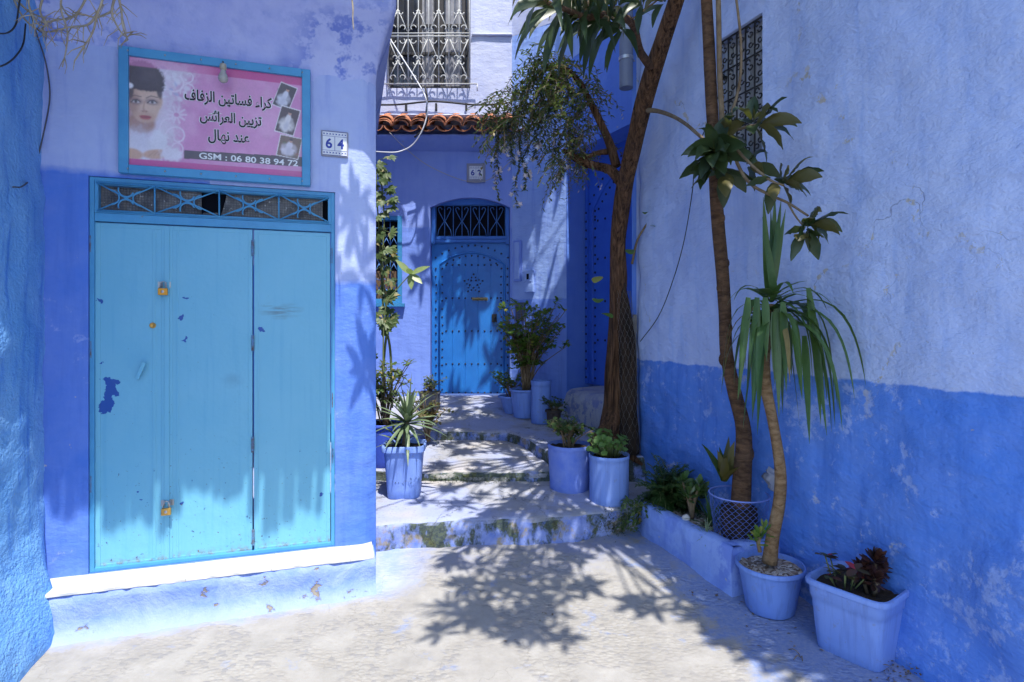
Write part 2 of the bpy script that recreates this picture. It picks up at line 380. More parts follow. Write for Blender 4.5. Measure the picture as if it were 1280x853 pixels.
def step_mat():
    """concrete treads washed pale blue, moss and bare patches on the risers"""
    t = NT('step_concrete'); g = t.n('ShaderNodeNewGeometry'); p = g.outputs['Position']; nrm = t.sep(g.outputs['True Normal'])
    riser = t.math('SUBTRACT', 1.0, t.step(nrm[2], 0.45, 0.8))
    mid = t.noise(p, 5, 5, 0.68); fine = t.noise(p, 50, 3, 0.7); big = t.noise(p, 1.5, 4, 0.6)
    tread = t.mix(t.step(mid, 0.32, 0.68), c4(0.28, 0.285, 0.31), c4(0.38, 0.39, 0.43))
    wash = t.step(t.math('ADD', t.math('MULTIPLY', big, 0.7), t.math('MULTIPLY', mid, 0.4)), 0.50, 0.60)
    tread = t.mix(t.math('MULTIPLY', wash, 0.6), tread, c4(0.29, 0.35, 0.60))
    worn = t.step(t.noise(t.mapping(p, loc=(3, 1, 0)), 1.1, 3), 0.55, 0.66)
    tread = t.mix(t.math('MULTIPLY', worn, 0.7), tread, c4(0.44, 0.40, 0.35))
    tread = t.mix(t.math('MULTIPLY', t.step(fine, 0.60, 0.68), 0.5), tread, c4(0.16, 0.16, 0.18))
    rz = t.mix(t.step(mid, 0.36, 0.62), c4(0.12, 0.19, 0.52), c4(0.30, 0.36, 0.62))
    rz = t.mix(t.step(t.noise(p, 7, 6, 0.65), 0.52, 0.62), rz, c4(0.30, 0.26, 0.20))
    mb_ = t.math('MULTIPLY', t.math('MULTIPLY', t.step(t.sep(p)[1], 4.75, 4.9), t.step(t.sep(p)[1], 5.9, 5.4)), 0.11)
    moss = t.step(t.math('ADD', t.noise(t.mapping(p, scale=(1, 1, 0.6)), 4.2, 5, 0.72), mb_), 0.47, 0.56)
    rz = t.mix(t.math('MULTIPLY', moss, 0.9), rz, t.mix(t.step(fine, 0.4, 0.6), c4(0.030, 0.040, 0.018), c4(0.075, 0.095, 0.03)))
    col = t.mix(riser, tread, rz)
    cr = t.vor(t.n('ShaderNodeVectorMath', {0: p, 1: t.n('ShaderNodeTexNoise', {'Vector': p, 'Scale': 3.0, 'Detail': 5}).outputs[1]}, operation='ADD').outputs[0], 1.3, 'DISTANCE_TO_EDGE')
    crm = t.math('SUBTRACT', 1.0, t.step(cr, 0.0, 0.008))
    col = t.mix(t.math('MULTIPLY', crm, 0.7), col, c4(0.06, 0.06, 0.06))
    h = t.math('ADD', mid, t.math('MULTIPLY', fine, 0.35)); h = t.math('SUBTRACT', h, t.math('MULTIPLY', crm, 0.4))
    b = t.pbsdf(**{'Base Color': col, 'Roughness': 0.85, 'Normal': t.bump(h, 0.6, 0.018)})
    b.inputs['Specular IOR Level'].default_value = 0.2
    return t.fin(b)
M_STEP = step_mat()
# ------------------------------------------------------------------ frames of the walls
FA = Frame(-2.49, 3.39, 1.287, 0.41)            # shop front: u=0 at the left edge of the metal door
FR = Frame(1.10, 5.22, 0.408, -1.0)             # right wall, u grows towards the camera
FB = Frame(0.0, 8.0, 1.0, 0.0)                  # back wall, u = x
FS = Frame(0.0, 8.0, 0.717, -0.5)               # slanted wall right of the back wall
FD = Frame(0.717, 7.5, 0.447, -0.894)           # wall with the studded door in a recess
for f_ in (FA, FR, FB, FS, FD):
    c_ = f_.pt(0.5, 0, 1.75); 
    if (Vector((0, 0, 1.75)) - c_).dot(f_.n) < 0: f_.n = -f_.n

def zigzag(lo, hi, step):
    n = max(1, int(round((hi-lo)/step))); return [lo+(hi-lo)*i/n for i in range(n+1)]
def lines(lo, hi, step, extra):
    xs = sorted(set(round(x, 4) for x in zigzag(lo, hi, step)) | set(round(e, 4) for e in extra if lo <= e <= hi))
    keep = [xs[0]]
    ex = set(round(e, 4) for e in extra)
    for x in xs[1:]:
        if x - keep[-1] < step*0.35 and x not in ex: continue
        if x - keep[-1] < step*0.35 and keep[-1] not in ex and len(keep) > 1: keep[-1] = x; continue
        keep.append(x)
    return keep
def wall_grid(mb, fr, u0, u1, z0, z1, holes=(), step=0.05, disp=None):
    """plaster face with holes (ua, ub, za, zb, depth, arch_rise) and their reveals"""
    us = lines(u0, u1, step, [h[i] for h in holes for i in (0, 1)]); zs = lines(z0, z1, step, [h[i] for h in holes for i in (2, 3)])
    pts = {}
    def zarch(u, z):
        for ua, ub, za, zb, d, r in holes:
            if r and ua-1e-4 <= u <= ub+1e-4 and z >= zb-1e-4:
                k = 1-((u-(ua+ub)/2)/((ub-ua)/2))**2
                return z + r*k*max(0.0, 1-(z-zb)/(4*r))
        return z
    def damp(u, z):
        d = 1.0
        for ua, ub, za, zb, _, _ in holes:
            dx = max(ua-u, u-ub, 0); dz = max(za-z, z-zb, 0); d = min(d, math.hypot(dx, dz)/0.12)
        return 0.25+0.75*d
    for j, z in enumerate(zs):
        for i, u in enumerate(us):
            zz = zarch(u, z); n = disp(u, zz)*damp(u, zz) if disp else 0
            pts[i, j] = fr.pt(u, n, zz)
    vid = {}; vs = []; fs = []
    def V(i, j):
        if (i, j) not in vid: vid[i, j] = len(vs); vs.append(pts[i, j])
        return vid[i, j]
    flip = (fr.u.cross(Vector((0, 0, 1)))).dot(fr.n) < 0
    def inside(i, j):
        if not (0 <= i < len(us)-1 and 0 <= j < len(zs)-1): return None
        u = (us[i]+us[i+1])/2; z = (zs[j]+zs[j+1])/2
        for h in holes:
            if h[0] < u < h[1] and h[2] < z < h[3]: return h
        return None
    for j in range(len(zs)-1):
        for i in range(len(us)-1):
            h = inside(i, j)
            if h is None:
                q = (V(i, j), V(i+1, j), V(i+1, j+1), V(i, j+1)); fs.append(q[::-1] if flip else q)
    mb.add(vs, fs)
    for h in holes:
        ii = [i for i, u in enumerate(us) if h[0]-1e-4 <= u <= h[1]+1e-4]; jj = [j for j, z in enumerate(zs) if h[2]-1e-4 <= z <= h[3]+1e-4]
        loop = [(i, jj[0]) for i in ii] + [(ii[-1], j) for j in jj[1:]] + [(i, jj[-1]) for i in ii[::-1][1:]] + [(ii[0], j) for j in jj[::-1][1:]]
        for a, b in zip(loop[:-1], loop[1:]):
            A = pts[a]; B = pts[b]; o = -fr.n*h[4]; mb.quad(A, B, B+o, A+o)
def shell(mb, poly, z0, z1, skip=()):
    n = len(poly)
    for i in range(n):
        if i in skip: continue
        a = Vector((*poly[i], z0)); b = Vector((*poly[(i+1) % n], z0)); h = Vector((0, 0, z1-z0)); mb.quad(a, b, b+h, a+h)
    mb.add([(x, y, z1) for x, y in poly], [tuple(range(n))])
def xy(v): return (v.x, v.y)

# ------------------------------------------------------------------ ground and steps
def gz(x, y):
    return 0.02*smooth01(2.2, 3.2, y) + 0.09*smooth01(3.2, 4.2, y) + 0.012*fbm(x*0.9, y*0.9, 3) + 0.004*fbm(x*6, y*6, 1)
def axis(a, lo, hi, b, st):
    far = [a, -60, -30, -14, -8, -5, -4]; xs = [x for x in far if x < lo-0.3] + zigzag(lo, hi, st)
    return xs + [x for x in (4, 6, 9, 15, 30, 60, b) if x > hi+0.3]
gx = axis(-120, -3.4, 3.2, 120, 0.05); gy = axis(-120, 1.6, 5.4, 120, 0.05)
mb = MB(); w = len(gx)
mb.add([(x, y, gz(x, y) if (-4 < x < 4 and 0 < y < 6) else 0.0 if y < 3 else 0.06) for y in gy for x in gx],
       [(j*w+i, j*w+i+1, (j+1)*w+i+1, (j+1)*w+i) for j in range(len(gy)-1) for i in range(w-1)])
tag(mb.build('ground', M_GROUND), kind='structure')

def resample(pl, n):
    pl = [Vector((*p, 0)) for p in pl]; L = [0]
    for a, b in zip(pl[:-1], pl[1:]): L.append(L[-1]+(b-a).length)
    out = []
    for k in range(n+1):
        d = L[-1]*k/n
        for i in range(len(pl)-1):
            if d <= L[i+1]+1e-9:
                f = (d-L[i])/max(1e-9, L[i+1]-L[i]); out.append(pl[i].lerp(pl[i+1], f)); break
    return out
def step_mesh(front, back, zb, ztop, zback, nu=110, sd=0.0, ztread=None):
    F = resample(front, nu); B = resample(back, nu); mb = MB()
    prof = [(-.02, 0), (-.012, .25), (-.006, .5), (0, .75), (0.004, .88), (0.014, .96), (0.035, 1.0)]
    rows = []
    for k, (off, f) in enumerate(prof):
        row = []
        for a, b in zip(F, B):
            d = (b-a).normalized(); nn = 0.032*fbm(a.x*3+sd, a.y*3, f*1.2) + 0.018*nz(a.x*11+sd, a.y*11, f*3) + 0.05*max(0, nz(a.x*4.3+sd*3, a.y*4, 2)-.25)*f
            q = a + d*(off+nn); zt = ztread(q.x, q.y) if ztread else ztop
            z = zb + (zt-zb)*f + 0.010*fbm(a.x*2.2+sd, a.y*2.2, 5); row.append(Vector((q.x, q.y, z)))
        rows.append(row)
    for k in range(1, 31):
        row = []
        for a, b in zip(F, B):
            L = (b-a).length; t = 0.035/L + (1-0.035/L)*k/30; q = a.lerp(b, t)
            zt = ztread(q.x, q.y) if ztread else ztop+(zback-ztop)*t
            z = zt + 0.010*fbm(a.x*2.2+sd, a.y*2.2, 5)*(1-t) + 0.010*fbm(q.x*2+sd, q.y*2, 1) + 0.004*fbm(q.x*9, q.y*9, sd)
            row.append(Vector((q.x, q.y, z)))
        rows.append(row)
    n = nu+1
    mb.add([v for r in rows for v in r], [(j*n+i, j*n+i+1, (j+1)*n+i+1, (j+1)*n+i) for j in range(len(rows)-1) for i in range(nu)])
    return mb
s1 = step_mesh([(-1.05, 4.10), (-.85, 4.17), (-.4, 4.24), (.1, 4.27), (.5, 4.33), (.80, 4.46), (1.2, 4.7)], [(-1.6, 5.5), (-.9, 5.5), (-.2, 5.5), (.3, 5.5), (1.0, 5.5), (1.2, 5.5), (1.4, 5.5)], 0.05, 0.293, 0.37, sd=1)
tag(s1.build('steps', M_STEP), kind='structure')
s2 = step_mesh([(-1.6, 5.14), (-.9, 5.10), (-.2, 5.12), (.15, 5.09), (.34, 5.13)], [(-1.9, 6.6), (-1.0, 6.6), (-.2, 6.6), (.1, 6.6), (.5, 6.6)], 0.32, 0.430, 0.485, sd=2)
tag(s2.build('steps', M_STEP), kind='structure')
def zland(x, y): return 0.565 + 0.185*smooth01(6.1, 8.3, y)
s3 = step_mesh([(-2.0, 6.34), (-1.1, 6.28), (-.4, 6.30), (-.05, 6.24), (.06, 6.1), (.2, 5.75), (.36, 5.24), (.45, 5.17), (.8, 5.12), (1.3, 5.12)],
               [(-2.5, 8.1), (-1.6, 8.1), (-.9, 8.1), (-.2, 8.1), (.1, 8.1), (.4, 8.0), (.9, 7.9), (1.3, 7.4), (1.7, 6.6), (2.0, 5.6)], 0.33, 0.565, 0.75, nu=150, sd=3, ztread=zland)
tag(s3.build('steps', M_STEP), kind='structure')

M_TILE = paint_mat('terracotta', c4(0.50, 0.19, 0.095), c4(0.28, 0.115, 0.065), 0.8, 9, 0.8, 0.5, chips=c4(0.45, 0.40, 0.33), chip_thr=0.69)
# ------------------------------------------------------------------ shop house on the left
DOOR_U = (0.0, FA.px(415, 480, -0.03)[0]); SILL = 0.267; DTOP = FA.px(118, 278, -0.03)[1]; TTOP = FA.px(117, 221, -0.02)[1]
CU = 1.640
hA = thing('shop_house', 'lavender blue house with triple leaf metal door, pink sign above and rounded overhang', 'house', FA.pt(0.6, 0, 0))
dispA = lambda u, z: 0.012*fbm(u*1.1, z*1.1, 2) + 0.005*fbm(u*5, z*5, 7, 3) - 0.05*smooth01(CU-0.10, CU+0.02, u)**1.5
mb = MB(); wall_grid(mb, FA, -0.6, CU, -0.1, 3.42, [(-0.03, DOOR_U[1]+0.02, SILL, TTOP, 0.10, 0)], 0.045, dispA)
side_d = Vector((-0.274, 0.962, 0)); cA = FA.pt(CU, 0, 0)
def dispC(u, z): return 0.02*fbm(u*1.3+9, z*1.3, 2) + 0.006*fbm(u*6, z*6, 3)
FSd = Frame(cA.x, cA.y, side_d.x, side_d.y); FSd.n = Vector((0.962, 0.274, 0))
wall_grid(mb, FSd, 0.0446, 4.4, -0.1, 3.42, [], 0.1, lambda u, z: dispC(u, z)*smooth01(0.05, .35, u))
sh_poly = [xy(FA.pt(-3.2, -0.3, 0)), xy(FA.pt(CU-0.05, -0.12, 0)), xy(cA + side_d*4.4 - FSd.n*0.1), (-6, 9.2), (-6.5, 2.2)]
shell(mb, sh_poly, -0.1, 7.4, skip=(0, 1))
mb.build('wall', M_A, hA)
# upper storey: cove then wall up to the eave
prof = [(0.0, 3.40)] + [(0.37*(1-math.cos(a*math.pi/2)), 3.40+0.37*math.sin(a*math.pi/2)) for a in [i/9 for i in range(1, 10)]][:]
prof = [(0.37*(1-math.sqrt(max(0, 1-t*t))) if True else 0, 3.40+0.36*t) for t in [i/10 for i in range(11)]]
prof = [(0.0, 3.36)] + [(0.36*(t**1.6), 3.40+0.36*t) for t in [i/10 for i in range(11)]] + [(0.37, 3.9), (0.37, 4.5), (0.37, 5.35)]
mb = MB(); rows = []
for d, z in prof:
    row = []
    for u in zigzag(-0.75, CU, 0.06):
        row.append(FA.pt(u, d + 0.012*fbm(u*1.4, z*2, 4)*min(1, (z-3.3)*8) - 0.05*smooth01(CU-0.10, CU+0.02, u)**1.5*max(0, 1-d/0.12), z))
    k = row[-1]; e = 0.28*d
    for s in range(1, 5):          # rounded corner
        a = s/4*math.pi/2; row.append(k + FSd.n*e*math.sin(a) + FA.n*0 - FA.n*(0.05*(1-math.cos(a))))
    for u in zigzag(0.15, 4.2, 0.3): row.append(cA + side_d*u + FSd.n*e + FA.n*0 + Vector((0, 0, z)) if True else None)
    rows.append(row)
n = len(rows[0]); mb.add([v for r in rows for v in r], [(j*n+i, j*n+i+1, (j+1)*n+i+1, (j+1)*n+i) for j in range(len(rows)-1) for i in range(n-1)])
mb.build('overhang', M_COVE, hA)
# cane awning out of view, added so its ragged edge shades the shop front
M_CANE = paint_mat('cane', c4(.36, .27, .15), c4(.22, .16, .09), .8, 20, .7, .3)
mb = MB(); u = -1.62
while u < 1.46:
    L = 1.60 + 0.10*fbm(u*2.2, 3.1) + 0.10*nz(u*5.0, 9.2) + random.uniform(-.025, .025)
    mb.tube([FA.pt(u, 0.30, 4.40), FA.pt(u+random.uniform(-.02, .02), 1.0, 4.38+random.uniform(-.01, .01)), FA.pt(u+random.uniform(-.03, .03), L, 4.31+random.uniform(-.015, .01))], [.024, .024, .026], 6); u += .030
mb.fbox(FA, -1.64, 1.47, .30, 1.50, 4.325, 4.35)
for n_, z_ in ((.34, 4.415), (.95, 4.355), (1.46, 4.29)): mb.tube([FA.pt(-1.7, n_, z_), FA.pt(1.5, n_, z_)], .03, 8)
mb.build('shade_awning', M_CANE, hA)
# marble sill and painted plinth
def marble():
    t = NT('marble_sill'); p = t.pos(); n = t.noise(p, 3, 7, 0.7, 1.2)
    xyz = t.sep(p); ua = t.math('ADD', t.math('MULTIPLY', xyz[0], 0.953), t.math('MULTIPLY', xyz[1], 0.3036))
    fr = t.math('FRACT', t.math('MULTIPLY', t.math('ADD', ua, 5.0), 2.15)); seam = t.step(fr, 0.012, 0.004)
    c = t.mix(t.step(n, 0.5, 0.75), c4(0.56, 0.55, 0.52), c4(0.44, 0.43, 0.42)); c = t.mix(t.math('MULTIPLY', seam, 0.7), c, c4(0.25, 0.22, 0.2))
    c = t.mix(t.math('MULTIPLY', t.step(t.noise(p, 20, 6, 0.7), 0.6, 0.7), 0.4), c, c4(0.42, 0.36, 0.28))
    return t.fin(t.pbsdf(**{'Base Color': c, 'Roughness': 0.45, 'Normal': t.bump(n, 0.1, 0.01)}))
mb = MB(); nu = 90
def sillpt(u, k):
    e = 0.004*nz(u*9, k) + (0.008*nz(u*23, k*3) if k else 0)
    prof_ = [(-0.02, SILL-0.002), (0.212, SILL-0.004), (0.224, SILL-0.008), (0.226, SILL-0.022)]
    n_, z_ = prof_[k]; return FA.pt(u, n_+(e if k else 0), z_ + 0.003*nz(u*3, 4))
mb.grid(lambda a, b: sillpt(-0.30+(CU-0.03+0.30)*a, int(round(b*3))), nu, 3)
mb.build('door_sill', marble(), hA, autosmooth=40)
def plinth_mat():
    t = NT('plinth_plaster'); p = t.pos(); xyz = t.sep(p); n = t.noise(p, 4, 7, 0.7, 0.4); f = t.noise(p, 40, 5, 0.7)
    c = t.mix(t.step(n, 0.35, 0.65), c4(0.16, 0.26, 0.68), c4(0.30, 0.39, 0.74))
    low = t.step(t.math('ADD', xyz[2], t.math('MULTIPLY', n, 0.10)), 0.14, 0.04)
    c = t.mix(t.math('MULTIPLY', low, 0.75), c, c4(0.36, 0.42, 0.62))
    er = t.step(t.math('ADD', t.math('MULTIPLY', t.noise(t.mapping(p, scale=(1, 1, 1.4)), 7, 6, 0.6), 0.8), t.math('MULTIPLY', t.noise(p, 1.8, 2), 0.4)), 0.715, 0.735)
    c = t.mix(er, c, t.mix(t.step(f, 0.4, 0.65), c4(0.27, 0.25, 0.215), c4(0.19, 0.165, 0.14)))
    h = t.math('ADD', n, t.math('MULTIPLY', f, 0.25)); h = t.math('SUBTRACT', h, t.math('MULTIPLY', er, 0.5))
    b = t.pbsdf(**{'Base Color': c, 'Roughness': 0.85, 'Normal': t.bump(h, 0.7, 0.03)}); b.inputs['Specular IOR Level'].default_value = 0.2
    return t.fin(b)
mb = MB()
PROF = [(0.0, SILL-0.018), (0.20, SILL-0.019), (0.221, SILL-0.028), (0.228, 0.19), (0.232, 0.12), (0.245, 0.05), (0.29, 0.012), (0.36, -0.02)]
def plpt(a, k):
    u = -0.45 + (CU-0.02+0.45)*a; n_, z_ = PROF[k]
    n_ += 0.018*fbm(u*3, z_*5, 1)*(1 if k > 0 else 0) + 0.008*fbm(u*12, z_*12, 2)*(1 if k > 1 else 0)
    p = FA.pt(u, n_, 0)
    if k >= 4: z_ += gz(p.x, p.y)*(1 if k > 5 else 0.4)
    return FA.pt(u, n_, z_)
mb.grid(lambda a, b: plpt(a, int(round(b*7))), 120, 7)
mb.add([plpt(1, k) for k in range(8)] + [FA.pt(CU-0.03, -0.02, -0.05)], [tuple(range(8)) + (8,)])
mb.build('plinth', plinth_mat(), hA)

# ------------------------------------------------------------------ sky blue wall at the left edge
FL = Frame(*xy(FA.pt(-0.27, 0.0, 0)), FA.n.x, FA.n.y); FL.n = FA.u.copy()
hL = thing('sky_blue_house', 'sky blue house with rough trowelled plaster at the left edge of the lane', 'house', FL.pt(0.6, 0, 0))
mb = MB()
def dispL(u, z):
    return 0.02*fbm(u*1.6, z*1.6, 5) + 0.010*fbm(u*7, z*7, 8) + 0.15*(1-smooth01(0.0, 0.75, z))**1.3*smooth01(0.0, .2, u+.05) + 0.02
wall_grid(mb, FL, -0.3, 3.0, -0.1, 4.6, [], 0.04, dispL)
shell(mb, [xy(FL.pt(3.0, 0, 0)), xy(FL.pt(3.0, -1.6, 0)), xy(FL.pt(-0.3, -1.6, 0)), xy(FL.pt(-0.3, 0, 0))], -0.1, 4.6, skip=(3,))
mb.build('wall', M_L, hL)

# ------------------------------------------------------------------ right hand house
RW = [FR.px(893, 48)[0], FR.px(952, 15)[0], FR.px(952, 168)[1], FR.px(952, 15)[1]]
RWIN = (RW[0]+0.01, RW[1], 2.92, RW[3])
hR = thing('right_house', 'long two tone blue house wall with lumpy plaster along the right side', 'house', FR.pt(2, 0, 0))
def dispR(u, z):
    d = 0.028*fbm(u*1.0, z*1.0, 2, 3) + 0.020*fbm(u*3.0, z*3.5, 7, 3) + 0.006*fbm(u*9, z*10, 3, 3)
    d += 0.10*(1-smooth01(0.0, 0.7, z))**2 * smooth01(1.6, 2.6, u)                      # swelling foot
    d += 0.085*smooth01(0.34, 0.10, math.hypot((u-3.02)/1.1, (z-0.52)) + 0.05*nz(u*6, z*6, 4))                  # bulge low on the right
    d += 0.03*smooth01(2.75, 2.45, z + 0.16*(u-2.6))*smooth01(2.2, 2.6, u) - 0.03        # old repair ledge
    d -= 0.05*(1-smooth01(0, 0.08, u))
    return d
mb = MB(); wall_grid(mb, FR, 0.0, 6.6, -0.1, 7.8, [(RWIN[0], RWIN[1], RWIN[2], RWIN[3], 0.16, 0)], 0.045, dispR)
rp = [FR.pt(0, -0.05, 0), FR.pt(6.6, 0, 0), FR.pt(6.6, -3.5, 0), FR.pt(0, -3.5, 0)]
shell(mb, [xy(p) for p in rp], -0.1, 7.8, skip=(0,))
mb.build('wall', M_R, hR)
mb = MB()                       # tiled eave of the right house, above the picture
for i in range(40):
    u = -0.1+i*.17; a_ = FR.pt(u, -.05, 6.62); b_ = FR.pt(u, .50+random.uniform(-.04, .04), 6.46); vs = []
    for k in range(3):
        for s_ in range(7): an = math.pi*s_/6; vs.append(a_.lerp(b_, k/2) + FR.u*.088*math.cos(an) + Vector((0, 0, .07*math.sin(an))))
    mb.add(vs, [(k*7+s_, k*7+s_+1, (k+1)*7+s_+1, (k+1)*7+s_) for k in range(2) for s_ in range(6)])
mb.fbox(FR, -.15, 6.7, -.05, .46, 6.38, 6.45); mb.build('roof_tiles', M_TILE, hR)

# ------------------------------------------------------------------ house at the end of the lane
BD = (-1.150, -0.03, 0.70, 3.40)       # door opening
BW = (-2.10, -1.545, 2.05, 3.28)       # low window
UW = (-1.745, -0.585, 5.075, 6.75)     # upper window
hB = thing('back_house', 'house closing the lane with blue studded arched door and red tile canopy', 'house', (-1, 8.0, 0.75))
dispB = lambda u, z: 0.015*fbm(u*1.0, z*1.0, 12, 3) + 0.005*fbm(u*5, z*5, 3, 3)
mb = MB(); wall_grid(mb, FB, -3.4, 0.0, 0.5, 4.52, [(BD[0], BD[1], BD[2], BD[3], 0.20, 0.14), (BW[0], BW[1], BW[2], BW[3], 0.16, 0)], 0.06, dispB)
shell(mb, [(-3.4, 8.0), (0.0, 8.02), (0.0, 12), (-3.4, 12)], 0.5, 8.6, skip=(0,))
mb.build('wall', M_B, hB)
mb = MB(); wall_grid(mb, FB, -3.4, 0.0, 4.52, 8.6, [(UW[0], UW[1], UW[2], UW[3], 0.14, 0)], 0.06, dispB)
mb.fbox(FB, UW[1]+0.02, -0.0, 0.002, 0.035, 5.80, 5.835)
mb.build('wall', M_BU, hB)

# ------------------------------------------------------------------ slanted house with recessed studded door
hS = thing('corner_house', 'blue house with slanted wall and studded door in a deep recess behind the tree', 'house', FD.pt(0.8, 0, 0.6))
SL = math.hypot(0.717, 0.5)
mb = MB(); wall_grid(mb, FS, 0.0, SL, 0.4, 5.80, [], 0.07, lambda u, z: (0.015*fbm(u+5, z, 12, 3) + 0.005*fbm(u*5, z*5, 13, 3))*smooth01(0, 0.1, u)*smooth01(SL, SL-.1, u))
LZ = 3.98; DEP = 0.34
mb2 = MB()
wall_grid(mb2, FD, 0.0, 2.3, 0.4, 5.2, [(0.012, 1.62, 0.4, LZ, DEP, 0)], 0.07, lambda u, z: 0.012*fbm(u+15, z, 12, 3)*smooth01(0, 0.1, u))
dl = Frame(1.10, 5.22, 0.926, 0.378); 
wall_grid(mb2, dl, 0.0, 0.75, 0.3, 7.8, [], 0.08, None)
shell(mb, [xy(FS.pt(0, 0, 0)), xy(FS.pt(SL, 0, 0)), xy(FD.pt(2.3, 0, 0)), (6, 7.5), (6, 12), (0, 12)], 0.4, 5.8, skip=(0, 1))
mb.build('wall', M_S, hS); 
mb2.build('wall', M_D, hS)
mb = MB(); wall_grid(mb, FD, 0.0, 2.3, 5.2, 8.6, [], 0.1, None); mb.build('wall', M_S, hS)
mb = MB(); wall_grid(mb, FS, 0.0, SL, 5.80, 8.6, [], 0.1, None)
shell(mb, [xy(FS.pt(0, 0, 0)), xy(FS.pt(SL, 0, 0)), xy(FD.pt(2.3, 0, 0)), (6, 7.5), (6, 12), (0, 12)], 5.8, 8.6, skip=(0, 1))
mb.build('wall', M_BU, hS)
# crumbling whitewashed door step
def stepblock():
    mb = MB()
    def f(a, b):
        u = 0.36 + 1.35*a
        pr = [(0.30, 0.30), (0.29, 0.6), (0.275, 0.80), (0.24, 0.90), (0.18, 0.945), (0.05, 0.95), (-0.33, 0.96)]
        n_, z_ = pr[int(round(b*6))]
        return FD.pt(u, n_ + 0.03*fbm(u*3, z_*4, 2), z_ + 0.01*fbm(u*4, n_*4, 9))
    mb.grid(f, 40, 6)
    e = [f(0, k/6) for k in range(7)]; mb.add(e + [FD.pt(0.36, -0.33, 0.3)], [tuple(range(8))[::-1]])
    return mb
M_BLOCK = wall_mat('old_whitewash', c4(0.34, 0.36, 0.46), c4(0.30, 0.33, 0.46), -5.0, c4(0.50, 0.48, 0.46), c4(0.13, 0.17, 0.40), lump=1.2, blotch=0.8, streak=0.5, seed=21)
stepblock().build('door_step', M_BLOCK, hS)
# ------------------------------------------------------------------ object materials
TURQ = c4(0.145, 0.435, 0.605)
def door_mat():
    t = NT('turquoise_door_paint'); p = t.pos(); n1 = t.noise(p, 3.5, 4, 0.6); n2 = t.noise(p, 38, 3, 0.65)
    c = t.mix(t.math('MULTIPLY', t.step(n1, 0.35, 0.7), 0.5), TURQ, c4(0.185, 0.475, 0.635))
    st = t.noise(t.mapping(p, scale=(30, 30, 1.2)), 1.2, 3); c = t.mix(t.math('MULTIPLY', t.step(st, 0.55, 0.72), 0.25), c, c4(0.085, 0.34, 0.55))
    nn = t.n('ShaderNodeTexNoise', {'Vector': p, 'Scale': 22.0, 'Detail': 4.0}).outputs[1]
    q = t.n('ShaderNodeVectorMath', {0: p, 1: t.n('ShaderNodeVectorMath', {0: nn, 1: (-.5, -.5, -.5)}, operation='ADD').outputs[0]}, operation='ADD').outputs[0]
    def spot(px, py, sx, sz, lo, hi, wob=0.10):
        u, z = FA.px(px, py, -0.03); c0 = FA.pt(u, -0.03, z)
        w = t.n('ShaderNodeVectorMath', {0: nn, 1: (wob, wob, wob)}, operation='MULTIPLY').outputs[0]
        d = t.n('ShaderNodeVectorMath', {0: t.n('ShaderNodeVectorMath', {0: p, 1: w}, operation='ADD').outputs[0], 1: (c0.x+wob/2, c0.y+wob/2, c0.z+wob/2)}, operation='SUBTRACT').outputs[0]
        L = t.n('ShaderNodeVectorMath', {0: t.mapping(d, scale=(1/sx, 0.2, 1/sz))}, operation='LENGTH').outputs['Value']
        return t.step(L, hi, lo)
    deep = c4(0.012, 0.075, 0.34)
    for a in ((138, 478, .055, .03), (134, 503, .04, .075), (139, 488, .03, .06), (126, 375, .012, .02), (226, 398, .012, .03), (230, 424, .008, .012), (326, 411, .016, .03), (128, 455, .008, .012), (232, 373, .012, .008), (173, 616, .012, .016), (177, 623, .008, .008), (226, 630, .012, .012), (402, 618, .02, .012)):
        c = t.mix(spot(*a, 0.85, 0.9), c, deep)
    sm = t.math('MULTIPLY', spot(350, 388, .13, .06, 0.0, 1.1, 0.05), t.step(t.noise(t.mapping(p, rot=(0, 0.6, 0), scale=(8, 8, 60)), 1.0, 3), 0.42, 0.6))
    c = t.mix(t.math('MULTIPLY', sm, 0.85), c, c4(0.10, 0.15, 0.17))
    c = t.mix(t.math('MULTIPLY', spot(290, 476, .07, .05, 0.1, 1.1, 0.06), 0.5), c, c4(0.10, 0.28, 0.42))
    xyz = t.sep(p)
    lowz = t.step(xyz[2], 1.5, 0.3); ch = t.noise(p, 42, 5, 0.72)
    c = t.mix(t.step(t.math('ADD', ch, t.math('MULTIPLY', lowz, 0.075)), 0.70, 0.715), c, t.mix(t.step(n2, 0.4, 0.6), c4(0.13, 0.10, 0.07), c4(0.02, 0.09, 0.28)))
    ru = t.math('MULTIPLY', t.step(xyz[2], SILL+.075, SILL+.02), t.step(t.noise(p, 28, 4, 0.7), 0.47, 0.60)); c = t.mix(t.math('MULTIPLY', ru, .8), c, t.mix(t.step(n2, .45, .6), c4(.17, .11, .07), c4(.26, .22, .17)))
    b = t.pbsdf(**{'Base Color': c, 'Roughness': t.math('ADD', 0.36, t.math('MULTIPLY', n2, 0.2)), 'Normal': t.bump(t.math('ADD', t.math('MULTIPLY', n1, 1.6), t.math('MULTIPLY', n2, 0.12)), 0.2, 0.03)})
    return t.fin(b)
M_DOORA = door_mat()
M_FRAMEA = paint_mat('turquoise_frame_paint', c4(0.075, 0.32, 0.56), c4(0.05, 0.23, 0.46), 0.45, 7, 0.6, 0.2, chips=c4(0.24, 0.17, 0.11), chip_thr=0.70)
M_DARK = plain('dark_interior', c4(0.006, 0.007, 0.012), 0.9, spec=0.1)  # near-black colour stands in for the unlit space behind openings
M_IRON = plain('black_iron', c4(0.018, 0.018, 0.02), 0.5)
M_BLUEIRON = plain('blue_painted_iron', c4(0.07, 0.20, 0.50), 0.5)
M_STEEL = plain('steel', c4(0.45, 0.45, 0.46), 0.35, 0.9)
